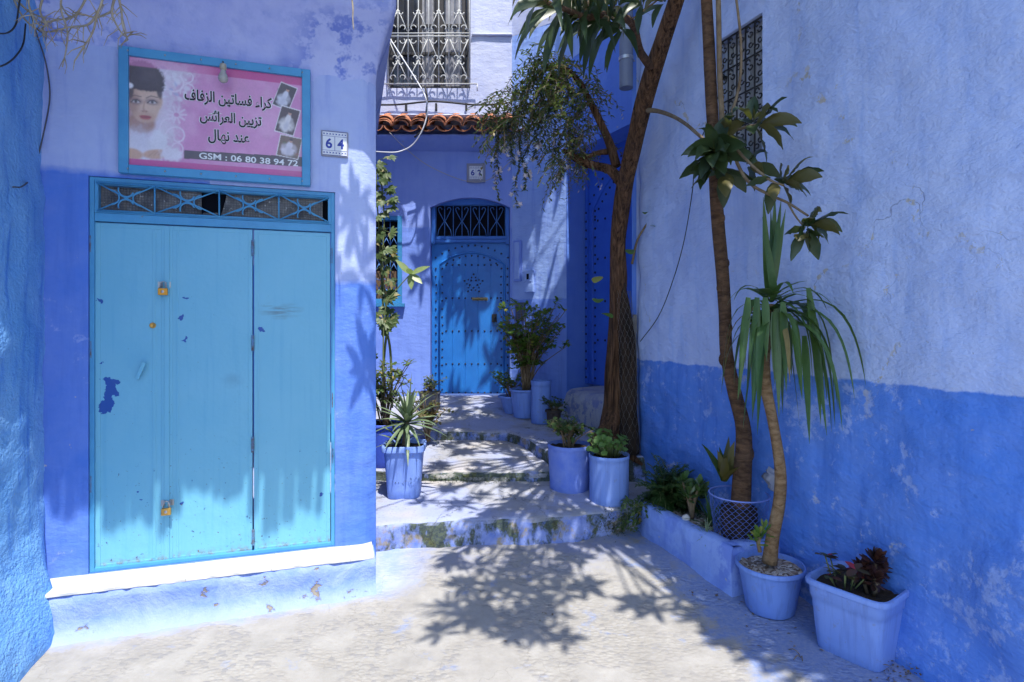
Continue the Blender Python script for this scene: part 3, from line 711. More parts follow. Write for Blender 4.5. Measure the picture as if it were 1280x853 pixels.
M_BRASS = paint_mat('brass', c4(0.62, 0.36, 0.09), c4(0.42, 0.22, 0.05), 0.35, 30, 0.5, 0.1, metallic=0.55)
M_RUST = paint_mat('rusty_hinge', c4(0.10, 0.25, 0.45), c4(0.12, 0.06, 0.035), 0.7, 40, 0.9, 0.3)
M_CABLE = plain('black_cable', c4(0.02, 0.02, 0.022), 0.6)
M_WCABLE = plain('white_cable', c4(0.68, 0.69, 0.70), 0.5)

def bar(mb, fr, u0, z0, u1, z1, w, n0, n1):
    """flat bar in a wall plane from (u0, z0) to (u1, z1)"""
    a = fr.pt(u0, 0, z0); b = fr.pt(u1, 0, z1); d = (b-a).normalized(); s = fr.n.cross(d).normalized()*(w/2)
    vs = [p + s*k + fr.n*n for p in (a, b) for k in (-1, 1) for n in (n0, n1)]
    mb.add(vs, ((0, 1, 3, 2), (4, 6, 7, 5), (0, 4, 5, 1), (2, 3, 7, 6), (0, 2, 6, 4), (1, 5, 7, 3)))
def rod(mb, fr, pts, r=0.005, n=0.0, k=5):
    mb.tube([fr.pt(u, n, z) for u, z in pts], r, k)
def arc(cx, cz, r, a0, a1, k=14, grow=0.0):
    return [(cx+(r*(1-grow*i/k))*math.cos(R(a0+(a1-a0)*i/k)), cz+(r*(1-grow*i/k))*math.sin(R(a0+(a1-a0)*i/k))) for i in range(k+1)]
def rframe(mb, fr, u0, u1, z0, z1, w, n0, n1):
    mb.fbox(fr, u0, u0+w, n0, n1, z0, z1); mb.fbox(fr, u1-w, u1, n0, n1, z0, z1)
    mb.fbox(fr, u0+w, u1-w, n0, n1-0.001, z0, z0+w); mb.fbox(fr, u0+w, u1-w, n0, n1-0.001, z1-w, z1)
def sphere(mb, c, r, n=8, m=5, sc=(1, 1, 1)):
    c = Vector(c); vs = []; fs = []
    for j in range(m+1):
        for i in range(n):
            a = 2*math.pi*i/n; b = math.pi*j/m
            vs.append(c + Vector((math.cos(a)*math.sin(b)*r*sc[0], math.sin(a)*math.sin(b)*r*sc[1], math.cos(b)*r*sc[2])))
    for j in range(m):
        for i in range(n): fs.append((j*n+i, j*n+(i+1) % n, (j+1)*n+(i+1) % n, (j+1)*n+i))
    mb.add(vs, fs)
def stud(mb, fr, u, n, z, r=0.014):
    c = fr.pt(u, n, z); vs = []; fs = []; k = 8
    for rr, h in ((1, 0), (0.8, 0.5), (0.4, 0.8)):
        for i in range(k):
            a = 2*math.pi*i/k; vs.append(c + (fr.u*math.cos(a) + Vector((0, 0, math.sin(a))))*r*rr + fr.n*r*h)
    for j in range(2):
        for i in range(k): fs.append((j*k+i, j*k+(i+1) % k, (j+1)*k+(i+1) % k, (j+1)*k+i))
    fs.append(tuple(2*k+i for i in range(k))); mb.add(vs, fs)

def build_studs(mb, name, mat, parent, per, fr, limit=100):
    """every stud its own part (shared mesh), those past the limit in one piece"""
    n = len(mb.v)//per; nf = len(mb.f)//n; first = None; c0 = None; off = parent.location.copy() if parent else Vector()
    q = parent.parent if parent else None
    while q is not None: off += q.location; q = q.parent
    for i in range(min(n, limit)):
        vs = mb.v[i*per:(i+1)*per]; c = sum(vs, Vector())/per
        if first is None:
            one = MB(); one.v = [v-c+off for v in vs]; one.f = list(mb.f[:nf]); first = one.build(name, mat, parent); first.location = c-off
        else:
            o = first.copy(); o.location = c-off; COL.objects.link(o)
    if n > limit:
        r = MB(); r.v = mb.v[limit*per:]; r.f = [tuple(k-limit*per for k in f) for f in mb.f[limit*nf:]]; r.build(name+'s', mat, parent)['kind'] = 'stuff'

# ------------------------------------------------------------------ metal shop door (parts of the house: door > leaves, hinges ...)
ux = lambda x, y=500, n=-0.03: FA.px(x, y, n)[0]
dz0, dz1 = SILL+0.012, DTOP
mb = MB(); rframe(mb, FA, -0.028, DOOR_U[1]+0.018, SILL+0.001, TTOP-0.002, 0.024, -0.085, -0.012)
mb.fbox(FA, -0.003, DOOR_U[1]-0.006, -0.08, -0.014, DTOP+0.006, DTOP+0.055)
doorA = mb.build('door', M_FRAMEA, hA, smooth=False, bevel=0.002)
edges = [(ux(118)+0.004, ux(207.5)), (ux(210), ux(315.5)), (ux(317.5), ux(414.5)-0.008)]
for i, (a, b) in enumerate(edges):
    mb = MB(); mb.fbox(FA, a, b, -0.062, -0.034, dz0, dz1)
    rframe(mb, FA, a, b, dz0, dz1, 0.026, -0.060, -0.0305)
    if i == 0: mb.fbox(FA, b-0.075, b-0.055, -0.06, -0.031, dz0+0.027, dz1-0.027)
    if i == 1: mb.fbox(FA, a+0.045, a+0.058, -0.06, -0.031, dz0+0.027, dz1-0.027)
    mb.build('leaf', M_DOORA, doorA, smooth=False, bevel=0.002)
mb = MB(); mb.fbox(FA, ux(205.5), ux(212), -0.03, -0.024, dz0+0.01, dz1-0.004); mb.build('cover_strip', M_DOORA, doorA, smooth=False, bevel=0.002)
for x, y in ((113.5, 305), (114, 437), (114, 605), (316, 310), (316, 429), (316, 556), (316.5, 672), (415, 320), (415.5, 500), (416, 570)):
    u, z = FA.px(x, y, -0.02); mb = MB(); mb.tube([FA.pt(u, -0.02, z-0.05), FA.pt(u, -0.02, z+0.05)], 0.009, 8)
    mb.tube([FA.pt(u, -0.02, z-0.002), FA.pt(u, -0.02, z+0.002)], 0.0105, 8); mb.build('hinge', M_RUST, doorA, autosmooth=50)
u, z = FA.px(191, 407, -0.03); mb = MB()
Mk = FA.mat(u, -0.031, z); mb.lathe(Mk, [(0.0, 0.004), (0.011, 0.004), (0.013, 0.0085), (0.017, 0.008), (0.018, 0.0)], 18); mb.build('keyhole', M_BRASS, doorA)
a = FA.pt(*[FA.px(171, 474, 0.0)[0], -0.012, FA.px(171, 474, 0.0)[1]]); b = FA.pt(*[FA.px(181, 453, 0.0)[0], -0.008, FA.px(181, 453, 0.0)[1]])
mb = MB(); d = (b-a).normalized(); s = FA.n.cross(d)*0.011
mb.add([a-s, a+s, b+s, b-s, a-s+FA.n*.014, a+s+FA.n*.014, b+s+FA.n*.022, b-s+FA.n*.022], ((0, 1, 5, 4), (1, 2, 6, 5), (2, 3, 7, 6), (3, 0, 4, 7), (4, 5, 6, 7), (3, 2, 1, 0)))
mb.tube([a+d*.02-FA.n*.025, a+d*.02], 0.008, 6); mb.tube([b-d*.02-FA.n*.03, b-d*.02], 0.008, 6)
mb.build('pull_handle', M_DOORA, doorA, smooth=False, bevel=0.003)
def hasp(x, y):
    u, z = FA.px(x, y, -0.02); mb = MB()
    mb.fbox(FA, u-0.035, u-0.008, -0.031, -0.026, z-0.018, z+0.018); mb.fbox(FA, u+0.008, u+0.035, -0.031, -0.026, z-0.018, z+0.018)
    for s in (-0.012, 0.012):
        mb.tube([FA.pt(u+s, -0.03, z+0.014), FA.pt(u+s, -0.004, z+0.012), FA.pt(u+s, 0.004, z), FA.pt(u+s, -0.004, z-0.012), FA.pt(u+s, -0.03, z-0.014)], 0.004, 6)
    mb.build('hasp', M_STEEL, doorA, autosmooth=40)
    return u, z
def padlock(u, z, label, body_m, s=1.0):
    p = FA.pt(u, 0.004, z); t = thing('padlock', label, 'padlock', p, 'padlocks on the metal shop door')
    M = FA.mat(u, 0.004, z)
    mb = MB(); mb.box(M, 0.052*s, 0.042*s, 0.020, (0, -0.045*s, 0)); mb.build('body', body_m, t, smooth=False, bevel=0.004)
    pts = [(-0.017*s, -0.026*s), (-0.017*s, -0.004*s)] + [(0.017*s*math.cos(R(180-k*18)), 0.017*s*math.sin(R(180-k*18))) for k in range(11)] + [(0.017*s, -0.026*s)]
    mb = MB(); mb.tube([M @ Vector((x, y, 0)) for x, y in pts], 0.0038*s, 8); mb.build('shackle', M_STEEL, t)
    mb = MB(); mb.lathe(M @ Matrix.Translation((0, -0.045*s, 0.0101)), [(0, .0012), (0.008, .0012), (0.009, 0)], 14); mb.build('lock_plate', M_STEEL, t)
u, z = hasp(205, 356); padlock(u, z, 'orange brass padlock on the upper hasp of the turquoise shop door', paint_mat('orange_brass', c4(0.75, 0.33, 0.03), c4(0.6, 0.26, 0.04), 0.4, 30, 0.4, 0.1, metallic=0.3), 1.0)
u, z = hasp(209, 629); padlock(u, z, 'dull brass padlock on the lower hasp near the door sill', M_BRASS, 1.02)

# transom window over the metal door
tz0, tz1 = DTOP+0.055, TTOP-0.028; tu0, tu1 = 0.0, DOOR_U[1]-0.008
mb = MB(); rframe(mb, FA, tu0-0.002, tu1+0.002, tz0+0.001, tz1+0.001, 0.020, -0.07, -0.010); trans = mb.build('transom_window', M_FRAMEA, hA, smooth=False, bevel=0.002)
def wired_glass():
    t = NT('dirty_wired_glass'); p = t.pos(); xyz = t.sep(p); n = t.noise(p, 9, 6, 0.7); n2 = t.noise(p, 40, 4, 0.7)
    ua = t.math('ADD', t.math('MULTIPLY', xyz[0], 0.953), t.math('MULTIPLY', xyz[1], 0.3036))
    gx_ = t.step(t.math('ABSOLUTE', t.math('SUBTRACT', t.math('FRACT', t.math('MULTIPLY', ua, 62)), 0.5)), 0.36, 0.46)
    gz_ = t.step(t.math('ABSOLUTE', t.math('SUBTRACT', t.math('FRACT', t.math('MULTIPLY', xyz[2], 62)), 0.5)), 0.36, 0.46)
    g = t.math('MAXIMUM', gx_, gz_)
    c = t.mix(t.step(n, 0.38, 0.66), c4(0.045, 0.045, 0.052), c4(0.19, 0.18, 0.175)); c = t.mix(t.step(n2, 0.62, 0.68), c, c4(0.42, 0.42, 0.42))
    c = t.mix(t.math('MULTIPLY', g, 0.6), c, c4(0.03, 0.03, 0.035))
    return t.fin(t.pbsdf(**{'Base Color': c, 'Roughness': 0.3, 'Normal': t.bump(t.math('SUBTRACT', n2, t.math('MULTIPLY', g, .5)), 0.5, 0.006)}))
M_WGLASS = wired_glass(); mb = MB()
def pa(x, y): u, z = FA.px(x, y, -0.05); return FA.pt(u, -0.05, z)
bl = FA.px(252, 250, -0.05)[0]; br = FA.px(283, 250, -0.05)[0]
mb.quad(FA.pt(tu0+.018, -.05, tz0+.018), FA.pt(bl, -.05, tz0+.018), FA.pt(bl, -.05, tz1-.018), FA.pt(tu0+.018, -.05, tz1-.018))
ut = tu1-0.022
mb.add([FA.pt(br-.035, -.05, tz0+.018), FA.pt(ut-.03, -.05, tz0+.018), FA.pt(ut-.03, -.05, tz1-.018), FA.pt(br, -.05, tz1-.018), FA.pt(br-.002, -.05, tz0+.14), FA.pt(br-.02, -.05, tz0+.07)], [(0, 1, 2, 3, 4, 5)])
mb.add([FA.pt(bl, -.05, tz0+.018), FA.pt(br-.035, -.05, tz0+.018), FA.pt(br-.05, -.05, tz0+.045), FA.pt(bl+.01, -.05, tz0+.04)], [(0, 1, 2, 3)])
mb.build('pane', M_WGLASS, trans, smooth=False)
mb = MB(); mb.fbox(FA, tu0, tu1, -0.099, -0.085, tz0, tz1); mb.build('dark_backing', M_DARK, trans, smooth=False)
mb = MB(); gn = -0.004
divs = [tu0+.012, ux(195, 250), ux(275, 255), ux(349, 262), tu1-.012]
zc0, zc1 = tz0+.012, tz1-.010
for i in range(4):
    a, b = divs[i], divs[i+1]; cx, cz = (a+b)/2, (zc0+zc1)/2; h = (zc1-zc0)/2; r = 0.045
    rod(mb, FA, [(a, zc0), (b, zc1)], 0.0045, gn); rod(mb, FA, [(a, zc1), (b, zc0)], 0.0045, gn+.004)
    if i: rod(mb, FA, [(a, zc0), (a, zc1)], 0.005, gn)
    for sg in (1, -1):
        rod(mb, FA, arc(cx, cz+sg*(h-r*.75), r*.9, -20 if sg > 0 else 20, 200 if sg < 0 else -200, 16), 0.0045, gn+.002)
        rod(mb, FA, arc(cx+sg*(r*1.75), cz, r*.95, 90 if sg > 0 else 90, 270 if sg > 0 else -90, 14), 0.0045, gn+.002)
rod(mb, FA, [(divs[0], zc0), (divs[-1], zc0)], 0.005, gn); rod(mb, FA, [(divs[0], zc1), (divs[-1], zc1)], 0.005, gn)
mb.build('grille', M_FRAMEA, trans)

# ------------------------------------------------------------------ pink shop sign
SN = 0.055
su0 = (FA.px(145, 60, SN)[0] + FA.px(150, 210, SN)[0])/2; su1 = FA.px(388, 150, SN)[0]
sz1 = (FA.px(145, 55, SN)[1] + FA.px(388, 88, SN)[1])/2; sz0 = (FA.px(150, 217, SN)[1] + FA.px(388, 231, SN)[1])/2
FWD = 0.052
sign = thing('shop_sign', 'framed pink wedding dress shop sign with a bride portrait above the metal door', 'sign', FA.pt((su0+su1)/2, 0, sz0))
mb = MB(); rframe(mb, FA, su0, su1, sz0, sz1, FWD, 0.004, SN); mb.fbox(FA, su0+.01, su1-.01, 0.003, 0.02, sz0+.01, sz1-.01)
mb.build('frame', M_FRAMEA, sign, smooth=False, bevel=0.004)
mb = MB()
for k in range(6):
    for zz in (sz0+FWD/2, sz1-FWD/2):
        sphere(mb, FA.pt(su0+.05+(su1-su0-.1)*k/5, SN+.001, zz), 0.006, 6, 4)
build_studs(mb, 'rivet', M_STEEL, sign, 30, FA)
pu0, pu1, pz0, pz1 = su0+FWD, su1-FWD, sz0+FWD, sz1-FWD; PN = 0.034
def S(zx, zy):          # a point of the enlarged sign (4.129 times) to the sign plane
    return FA.px(140+zx/4.129, 50+zy/4.129, PN)
PSC = 3.55/711.1/4.129
def print_mesh():
    nx, ny = 400, 230
    us = np.linspace(pu0, pu1, nx+1); zs = np.linspace(pz0, pz1, ny+1); U, Z = np.meshgrid(us, zs)
    C = np.zeros((ny+1, nx+1, 3)); rng = np.random.RandomState(3)
    def L(r, g, b): return np.array(srgb(r, g, b)[:3])
    fx = (U-pu0)/(pu1-pu0); fz = (Z-pz0)/(pz1-pz0)
    def sm(a, b, x): t = np.clip((x-a)/(b-a), 0, 1); return t*t*(3-2*t)
    def over(m, col): C[:] = C*(1-m[..., None]) + np.asarray(col)*m[..., None]
    def pix(nsc, seed):
        r = np.random.RandomState(seed); g = r.rand(nsc+2, int(nsc*1.8)+2); yy = fz*nsc; xx = fx*nsc*1.8
        iy = yy.astype(int); ix = xx.astype(int); a = yy-iy; b = xx-ix; a = a*a*(3-2*a); b = b*b*(3-2*b)
        return (g[iy, ix]*(1-a)*(1-b)+g[iy+1, ix]*a*(1-b)+g[iy, ix+1]*(1-a)*b+g[iy+1, ix+1]*a*b)
    n1 = pix(5, 1)*.6+pix(14, 2)*.4; n2 = pix(45, 4); n3 = pix(90, 5)
    C[:] = L(214, 140, 190); over(sm(.35, .75, n1)*.55, L(228, 172, 208)); over(sm(.55, .9, pix(4, 8))*.5, L(198, 112, 172))
    def ell(zx, zy, rx, ry, col, rot=0, soft=.12, a=1.0, mod=None):
        cu, cz = S(zx, zy); x = (U-cu)/PSC; y = -(Z-cz)/PSC; cr, sr = math.cos(R(rot)), math.sin(R(rot))
        d = np.sqrt(((x*cr+y*sr)/rx)**2+((-x*sr+y*cr)/ry)**2); m = 1-sm(1-soft, 1+soft, d + (mod if mod is not None else 0)); over(m*a, L(*col))
    def line(pts, w, col, a=1.0):
        pts = [S(*p) for p in pts]; D = np.full(U.shape, 9.0)
        for (x0, y0), (x1, y1) in zip(pts[:-1], pts[1:]):
            dx, dy = x1-x0, y1-y0; l2 = dx*dx+dy*dy+1e-12; t = np.clip(((U-x0)*dx+(Z-y0)*dy)/l2, 0, 1)
            D = np.minimum(D, np.hypot(U-x0-t*dx, Z-y0-t*dy))
        w = w*PSC/2; over((1-sm(w*.7, w*1.3+.0008, D))*a, L(*col))
    def poly(pts, col, a=1.0):
        q = [S(*p) for p in pts]; ins = np.zeros(U.shape, bool)
        for i in range(len(q)):
            (x0, y0), (x1, y1) = q[i], q[i-1]
            if abs(y1-y0) < 1e-9: continue
            ins ^= ((y0 > Z) != (y1 > Z)) & (U < (x1-x0)*(Z-y0)/(y1-y0)+x0)
        over(ins*a*1.0, L(*col)); return ins
    def spiral(cx, cy, r0, a0, a1, shrink, w, col=(240, 226, 238), a=.9):
        line([(cx+r0*(1-shrink*k/22)*math.cos(R(a0+(a1-a0)*k/22)), cy+r0*(1-shrink*k/22)*math.sin(R(a0+(a1-a0)*k/22))) for k in range(23)], w, col, a)
    # pale lacy cloud behind the bride
    for e in ((230, 200, 130, 110), (210, 330, 110, 130), (230, 470, 90, 120), (120, 500, 140, 120), (300, 170, 90, 60)):
        ell(*e, (226, 214, 226), soft=.5, a=.85, mod=(n2-.5)*.5)
    for k in range(26): ell(200+rng.rand()*190, 130+rng.rand()*180, 5+rng.rand()*12, 4+rng.rand()*10, ((240, 236, 244) if rng.rand() < .7 else (170, 178, 214)), rng.rand()*90, .4, .7)
    spiral(330, 215, 75, 250, -60, .6, 6); spiral(395, 190, 42, 200, -120, .7, 5); spiral(400, 262, 50, 160, 400, .7, 5); spiral(335, 500, 62, 180, 520, .75, 6); spiral(330, 560, 55, 200, -150, .6, 5)
    spiral(250, 250, 50, 60, 380, .5, 7, (235, 230, 240)); spiral(300, 450, 60, 90, 300, .3, 5)
    for k in range(10):
        a = k*36; line([(333, 387), (333+50*math.cos(R(a)), 387+44*math.sin(R(a)))], 8, (238, 222, 236), .85)
    ell(333, 387, 12, 11, (214, 150, 190))
    # bride: hair, neck, face, dress
    ell(150, 430, 62, 50, (176, 132, 112), soft=.2)
    ell(158, 190, 92, 78, (18, 14, 18), 10, .1, mod=(n3-.5)*.14); ell(110, 200, 40, 60, (16, 12, 16), 0, .12); ell(215, 215, 46, 62, (20, 16, 20), -15, .15, mod=(n3-.5)*.2)
    for k in range(14): line([(90+k*11, 250-abs(k-6)*2), (110+k*8, 160), (140+k*6, 128)], 2.0, (64, 58, 64), .5)
    ell(170, 308, 77, 76, (216, 178, 150), 4, .08); ell(170, 352, 60, 72, (216, 178, 150), 4, .1); ell(190, 336, 50, 70, (226, 194, 168), 4, .5, .7); ell(108, 330, 24, 62, (176, 134, 112), 6, .6, .8); ell(176, 398, 44, 26, (206, 164, 138), 0, .4, .8)
    ell(160, 236, 84, 26, (18, 14, 18), 4, .15, mod=(n3-.5)*.2); ell(96, 270, 13, 40, (22, 16, 18), 8, .3, .9); ell(244, 262, 12, 42, (22, 16, 18), -6, .3, .9)
    for ex, ey in ((122, 318), (207, 322)):
        ell(ex, ey-2, 30, 16, (120, 92, 98), 2, .5, .75); ell(ex, ey, 18, 6.5, (222, 214, 210), 3, .3); ell(ex+1, ey, 7, 7, (70, 76, 72), 0, .2); ell(ex+1, ey, 4, 4, (12, 12, 12))
        line([(ex-24, ey+3), (ex-10, ey-8), (ex+8, ey-9), (ex+24, ey+2)], 5, (18, 14, 18)); line([(ex-30, ey-22), (ex-6, ey-32), (ex+28, ey-24)], 4.5, (70, 48, 40), .8)
    line([(168, 320), (162, 352), (166, 366)], 7, (186, 140, 116), .6); ell(168, 368, 15, 6, (186, 138, 116), 0, .4, .8); ell(160, 371, 3, 2, (110, 70, 60)); ell(177, 371, 3, 2, (110, 70, 60))
    ell(173, 397, 27, 7, (176, 62, 66), 0, .2); ell(173, 404, 22, 7, (192, 84, 84), 0, .25); line([(147, 399), (173, 400), (199, 400)], 2, (96, 30, 36))
    ell(90, 235, 16, 14, (240, 238, 244), 0, .3)
    ell(122, 562, 80, 78, (232, 228, 238), 0, .15, mod=(n2-.5)*.25); ell(236, 535, 42, 68, (236, 234, 242), 10, .2, mod=(n2-.5)*.3); ell(130, 500, 60, 60, (206, 204, 220), 20, .6, .5, mod=(n2-.5)*.5)
    ell(110, 588, 42, 26, (214, 170, 140), 10, .2); ell(230, 590, 62, 24, (216, 172, 142), -8, .2)
    for k in range(5): line([(190+k*24, 600-k*3), (220+k*20, 575+k*2)], 5, (186, 140, 112), .6)
    ell(310, 590, 50, 34, (236, 230, 240), 0, .4, mod=(n2-.5)*.5)
    # stripes, phone bar, three small photographs
    top = 1-fz; over((sm(.085, .075, top)*sm(.25, .55, fx)), L(196, 28, 130)); over(sm(.085, .075, top)*sm(.6, .2, fx)*.6, L(226, 130, 186)); over(sm(.065, .060, fz), L(204, 62, 146))
    poly([(372, 570), (1003, 606), (1003, 657), (372, 613)], (34, 34, 44))
    for (cx, cy, w, h, rot, bgc, dr) in ((892, 292, 94, 128, 22, (20, 20, 26), (214, 216, 226)), (906, 418, 104, 140, 16, (46, 30, 26), (226, 222, 220)), (915, 553, 118, 112, 12, (104, 82, 56), (222, 218, 228))):
        cr, sr = math.cos(R(rot)), math.sin(R(rot))
        def T(x, y): return (cx+x*cr-y*sr, cy+x*sr+y*cr)
        for k, c_ in ((1.0, (236, 232, 232)), (.93, bgc)): poly([T(-w/2*k, -h/2*k), T(w/2*k, -h/2*k), T(w/2*k, h/2*k), T(-w/2*k, h/2*k)], c_)
        for q in range(14):
            x, y = (rng.rand()-.5)*w*.8, (rng.rand()-.5)*h*.8; X, Y = T(x, y); ell(X, Y, 5+rng.rand()*9, 5+rng.rand()*8, tuple(int(v*(.6+rng.rand()*.9)) for v in bgc), 0, .5, .7)
        X, Y = T(-2, h*.22); ell(X, Y, w*.30, h*.20, dr, rot, .35, .95, (n2-.5)*.4); X, Y = T(0, -h*.06); ell(X, Y, w*.13, h*.20, dr, rot, .3); X, Y = T(-w*.2, h*.05); ell(X, Y, w*.14, h*.2, dr, rot+35, .5, .6, (n2-.5)*.5); X, Y = T(w*.2, h*.02); ell(X, Y, w*.12, h*.2, dr, rot-35, .5, .5, (n2-.5)*.5)
        X, Y = T(2, -h*.28); ell(X, Y, 8, 10, (196, 150, 124)); X, Y = T(2, -h*.34); ell(X, Y, 9, 7, (24, 18, 16))
        X, Y = T(0, h*.2); ell(X, Y, 10, 24, (180, 182, 198), rot, .6, .5)
    B = C.copy()
    for k in range(3):
        B = (B + np.roll(B, 1, 0) + np.roll(B, -1, 0) + np.roll(B, 1, 1) + np.roll(B, -1, 1))/5
    wgt = (.75*sm(.40, .30, fx))[..., None]; C[:] = C*(1-wgt) + B*wgt
    wgt = (.3*sm(.80, .84, fx))[..., None]; C[:] = C*(1-wgt) + B*wgt
    C[:] = C*.84 + .16*L(214, 196, 206); C[:] = C*(.96+.08*(n3[..., None]-.5)); C[:] = np.clip(C, 0, 1)
    me = bpy.data.meshes.new('printed_panel'); off = sign.location; p0 = FA.pt(0, PN, 0)
    V = np.stack([FA.o.x+FA.n.x*PN+FA.u.x*U-off.x, FA.o.y+FA.n.y*PN+FA.u.y*U-off.y, Z-off.z], -1).reshape(-1, 3)
    i = np.arange((ny)*(nx)).reshape(ny, nx); j = (np.arange(ny)[:, None]*(nx+1)+np.arange(nx)[None, :]).reshape(-1)
    F = np.stack([j, j+1, j+nx+2, j+nx+1], -1)
    me.from_pydata(V.tolist(), [], F.tolist()); at = me.color_attributes.new('ink', 'FLOAT_COLOR', 'POINT')
    at.data.foreach_set('color', np.concatenate([C.reshape(-1, 3), np.ones((V.shape[0], 1))], 1).astype(np.float32).ravel())
    o = bpy.data.objects.new('printed_panel', me); COL.objects.link(o); o.parent = sign
    t = NT('printed_vinyl'); at = t.n('ShaderNodeAttribute', attribute_name='ink'); p = t.pos()
    dirt = t.mix(t.math('MULTIPLY', t.step(t.noise(p, 5, 4, 0.7), 0.45, 0.75), 0.22), at.outputs[0], c4(0.30, 0.24, 0.24))
    me.materials.append(t.fin(t.pbsdf(**{'Base Color': dirt, 'Roughness': 0.42, 'Normal': t.bump(t.noise(p, 4, 2), 0.12, 0.02)})))
print_mesh()
M_INK = plain('black_ink', c4(0.012, 0.012, 0.014), 0.4); M_WINK = plain('white_ink', c4(0.80, 0.80, 0.80), 0.45)
LINES = [('\uFED1\uFE8E\uFED3\uFEB0\uFEDF\uFE8D \uFEE6\uFEF4\uFE97\uFE8E\uFEB4\uFED3 \uFE80\uFE8D\uFEAE\uFEDB', 372, 828, 300, 300, 338),
         ('\uFEB2\uFE8B\uFE8D\uFEAE\uFECC\uFEDF\uFE8D \uFEE6\uFEF4\uFEF3\uFEB0\uFE97', 452, 774, 402, 404, 408),
         ('\uFEDD\uFE8E\uFEEC\uFEE7 \uFEAA\uFEE8\uFECB', 495, 712, 500, 502, 512)]
for body, xa, xb, yc, ya, yb in LINES:
    (ua, za), (ub, zb) = S(xa, yc), S(xb, yc + (xb-xa)*0.055)
    zc = (za+zb)/2; hgt = 78*PSC
    sh = 0.0
    bk = text_mesh(body, FA.mat((ua+ub)/2, PN+0.0012, zc), width=abs(ub-ua)*1.015, offset=0.055, height=hgt*1.03, shear=sh); bk.build('lettering', M_WINK, sign, smooth=False)
    ft = text_mesh(body, FA.mat((ua+ub)/2, PN+0.0024, zc), width=abs(ub-ua)*.99, offset=0.024, height=hgt*.96, shear=sh); ft.build('lettering', M_INK, sign, smooth=False)
(ua, za), (ub, zb) = S(450, 603), S(960, 633)
ph = text_mesh('GSM : 06 80 38 94 72', FA.mat((ua+ub)/2, PN+0.0012, (za+zb)/2), width=(ub-ua), offset=0.02, height=33*PSC)
key = [(v-FA.o).dot(FA.u) for v in ph.v]; srt = sorted(key); cuts = [(p_+q_)/2 for p_, q_ in zip(srt[:-1], srt[1:]) if q_-p_ > 0.008]
for gi in range(len(cuts)+1):          # one piece per printed word or number
    fs = [f for f in ph.f if sum(key[f[0]] > c_ for c_ in cuts) == gi]; ids = sorted({i for f in fs for i in f}); mp = {k: i for i, k in enumerate(ids)}
    w_ = MB(); w_.v = [ph.v[i] for i in ids]; w_.f = [tuple(mp[i] for i in f) for f in fs]; w_.build('lettering', M_WINK, sign, smooth=False)

# bulb hanging in front of the sign
bu, bz = FA.px(279, 97, 0.13)
bulb = thing('light_bulb', 'unlit frosted light bulb on a short holder in front of the pink sign', 'light bulb', FA.pt(bu, 0.13, bz))
Mb = Matrix.Translation(FA.pt(bu, 0.13, bz))
mb = MB(); mb.lathe(Mb, [(0.0, -0.034), (0.012, -0.032), (0.024, -0.022), (0.029, -0.006), (0.026, 0.010), (0.017, 0.028), (0.014, 0.042), (0.013, 0.05)], 20)
mb.build('glass', plain('frosted_glass', c4(0.42, 0.40, 0.36), 0.25), bulb)
mb = MB(); mb.lathe(Mb, [(0.0, 0.082), (0.016, 0.082), (0.019, 0.074), (0.019, 0.048), (0.0145, 0.046)], 16); mb.build('socket', plain('bakelite', c4(0.40, 0.36, 0.28), 0.5), bulb)
mb = MB(); mb.tube([FA.pt(bu, 0.13, bz+0.08), FA.pt(bu-.004, 0.11, bz+0.105), FA.pt(bu-.012, 0.056, bz+0.112)], 0.004, 6); mb.build('cable', M_CABLE, bulb)

# house numbers
def number_tile(fr, px, py, w, h, n, digits, label, mk=1.12):
    u, z = fr.px(px, py, n); t = thing('house_number', label, 'house number', fr.pt(u, 0, z-h/2), 'glazed number tiles')
    M = fr.mat(u, n, z); k = fr.mat(u, n/2, z)
    mb = MB(); mb.box(k, w*mk, h*mk, n-0.002); mb.build('mortar', plain('mortar', c4(0.30, 0.30, 0.36), 0.9), t, smooth=False, bevel=0.006)
    mb = MB()
    for s in (-1, 1): mb.box(M, w/2-0.0015, h*.60, 0.006, (s*w/4, 0, 0))
    for s in (-1, 1): mb.box(M, w, h*.19, 0.006, (0, s*h*.40, 0))
    mb.build('tile', plain('white_glaze', c4(0.72, 0.73, 0.76), 0.18), t, smooth=False, bevel=0.0012)
    INK = plain('cobalt_glaze', c4(0.015, 0.03, 0.30), 0.2)
    mb = MB()
    for s in (-1, 1):
        for i in range(8):
            c = (-w/2 + w*(i+.5)/8, s*h*.40); r = h*.07
            for a in range(4):
                d = Matrix.Rotation(R(45+90*a), 4, 'Z'); q = M @ Matrix.Translation((c[0], c[1], .0036)) @ d
                mb.add([q @ Vector(v) for v in ((0, -r*.22, 0), (r, 0, 0), (0, r*.22, 0))], [(0, 1, 2)])
        mb.box(M, w, h*.012, 0.001, (0, s*h*.305, .0035)); mb.box(M, w, h*.012, 0.001, (0, s*h*.495, .0035))
    mb.box(M, h*.02, h*.6, 0.001, (0, 0, .0036))
    mb.build('border', INK, t, smooth=False)
    for i, d in enumerate(digits):
        tm = text_mesh(d, M @ Matrix.Translation(((-1 if i == 0 else 1)*w*.24, 0, .0036)), height=h*.44, width=w*.27, offset=0.03); tm.build('digit', INK, t, smooth=False)
number_tile(FA, 418.5, 180, 0.155, 0.155, 0.014, '64', 'white and cobalt tile reading 64 beside the pink sign')
number_tile(FB, 595, 216, 0.19, 0.19, 0.016, '62', 'small grey edged tile reading 62 above the studded back door', 1.38)

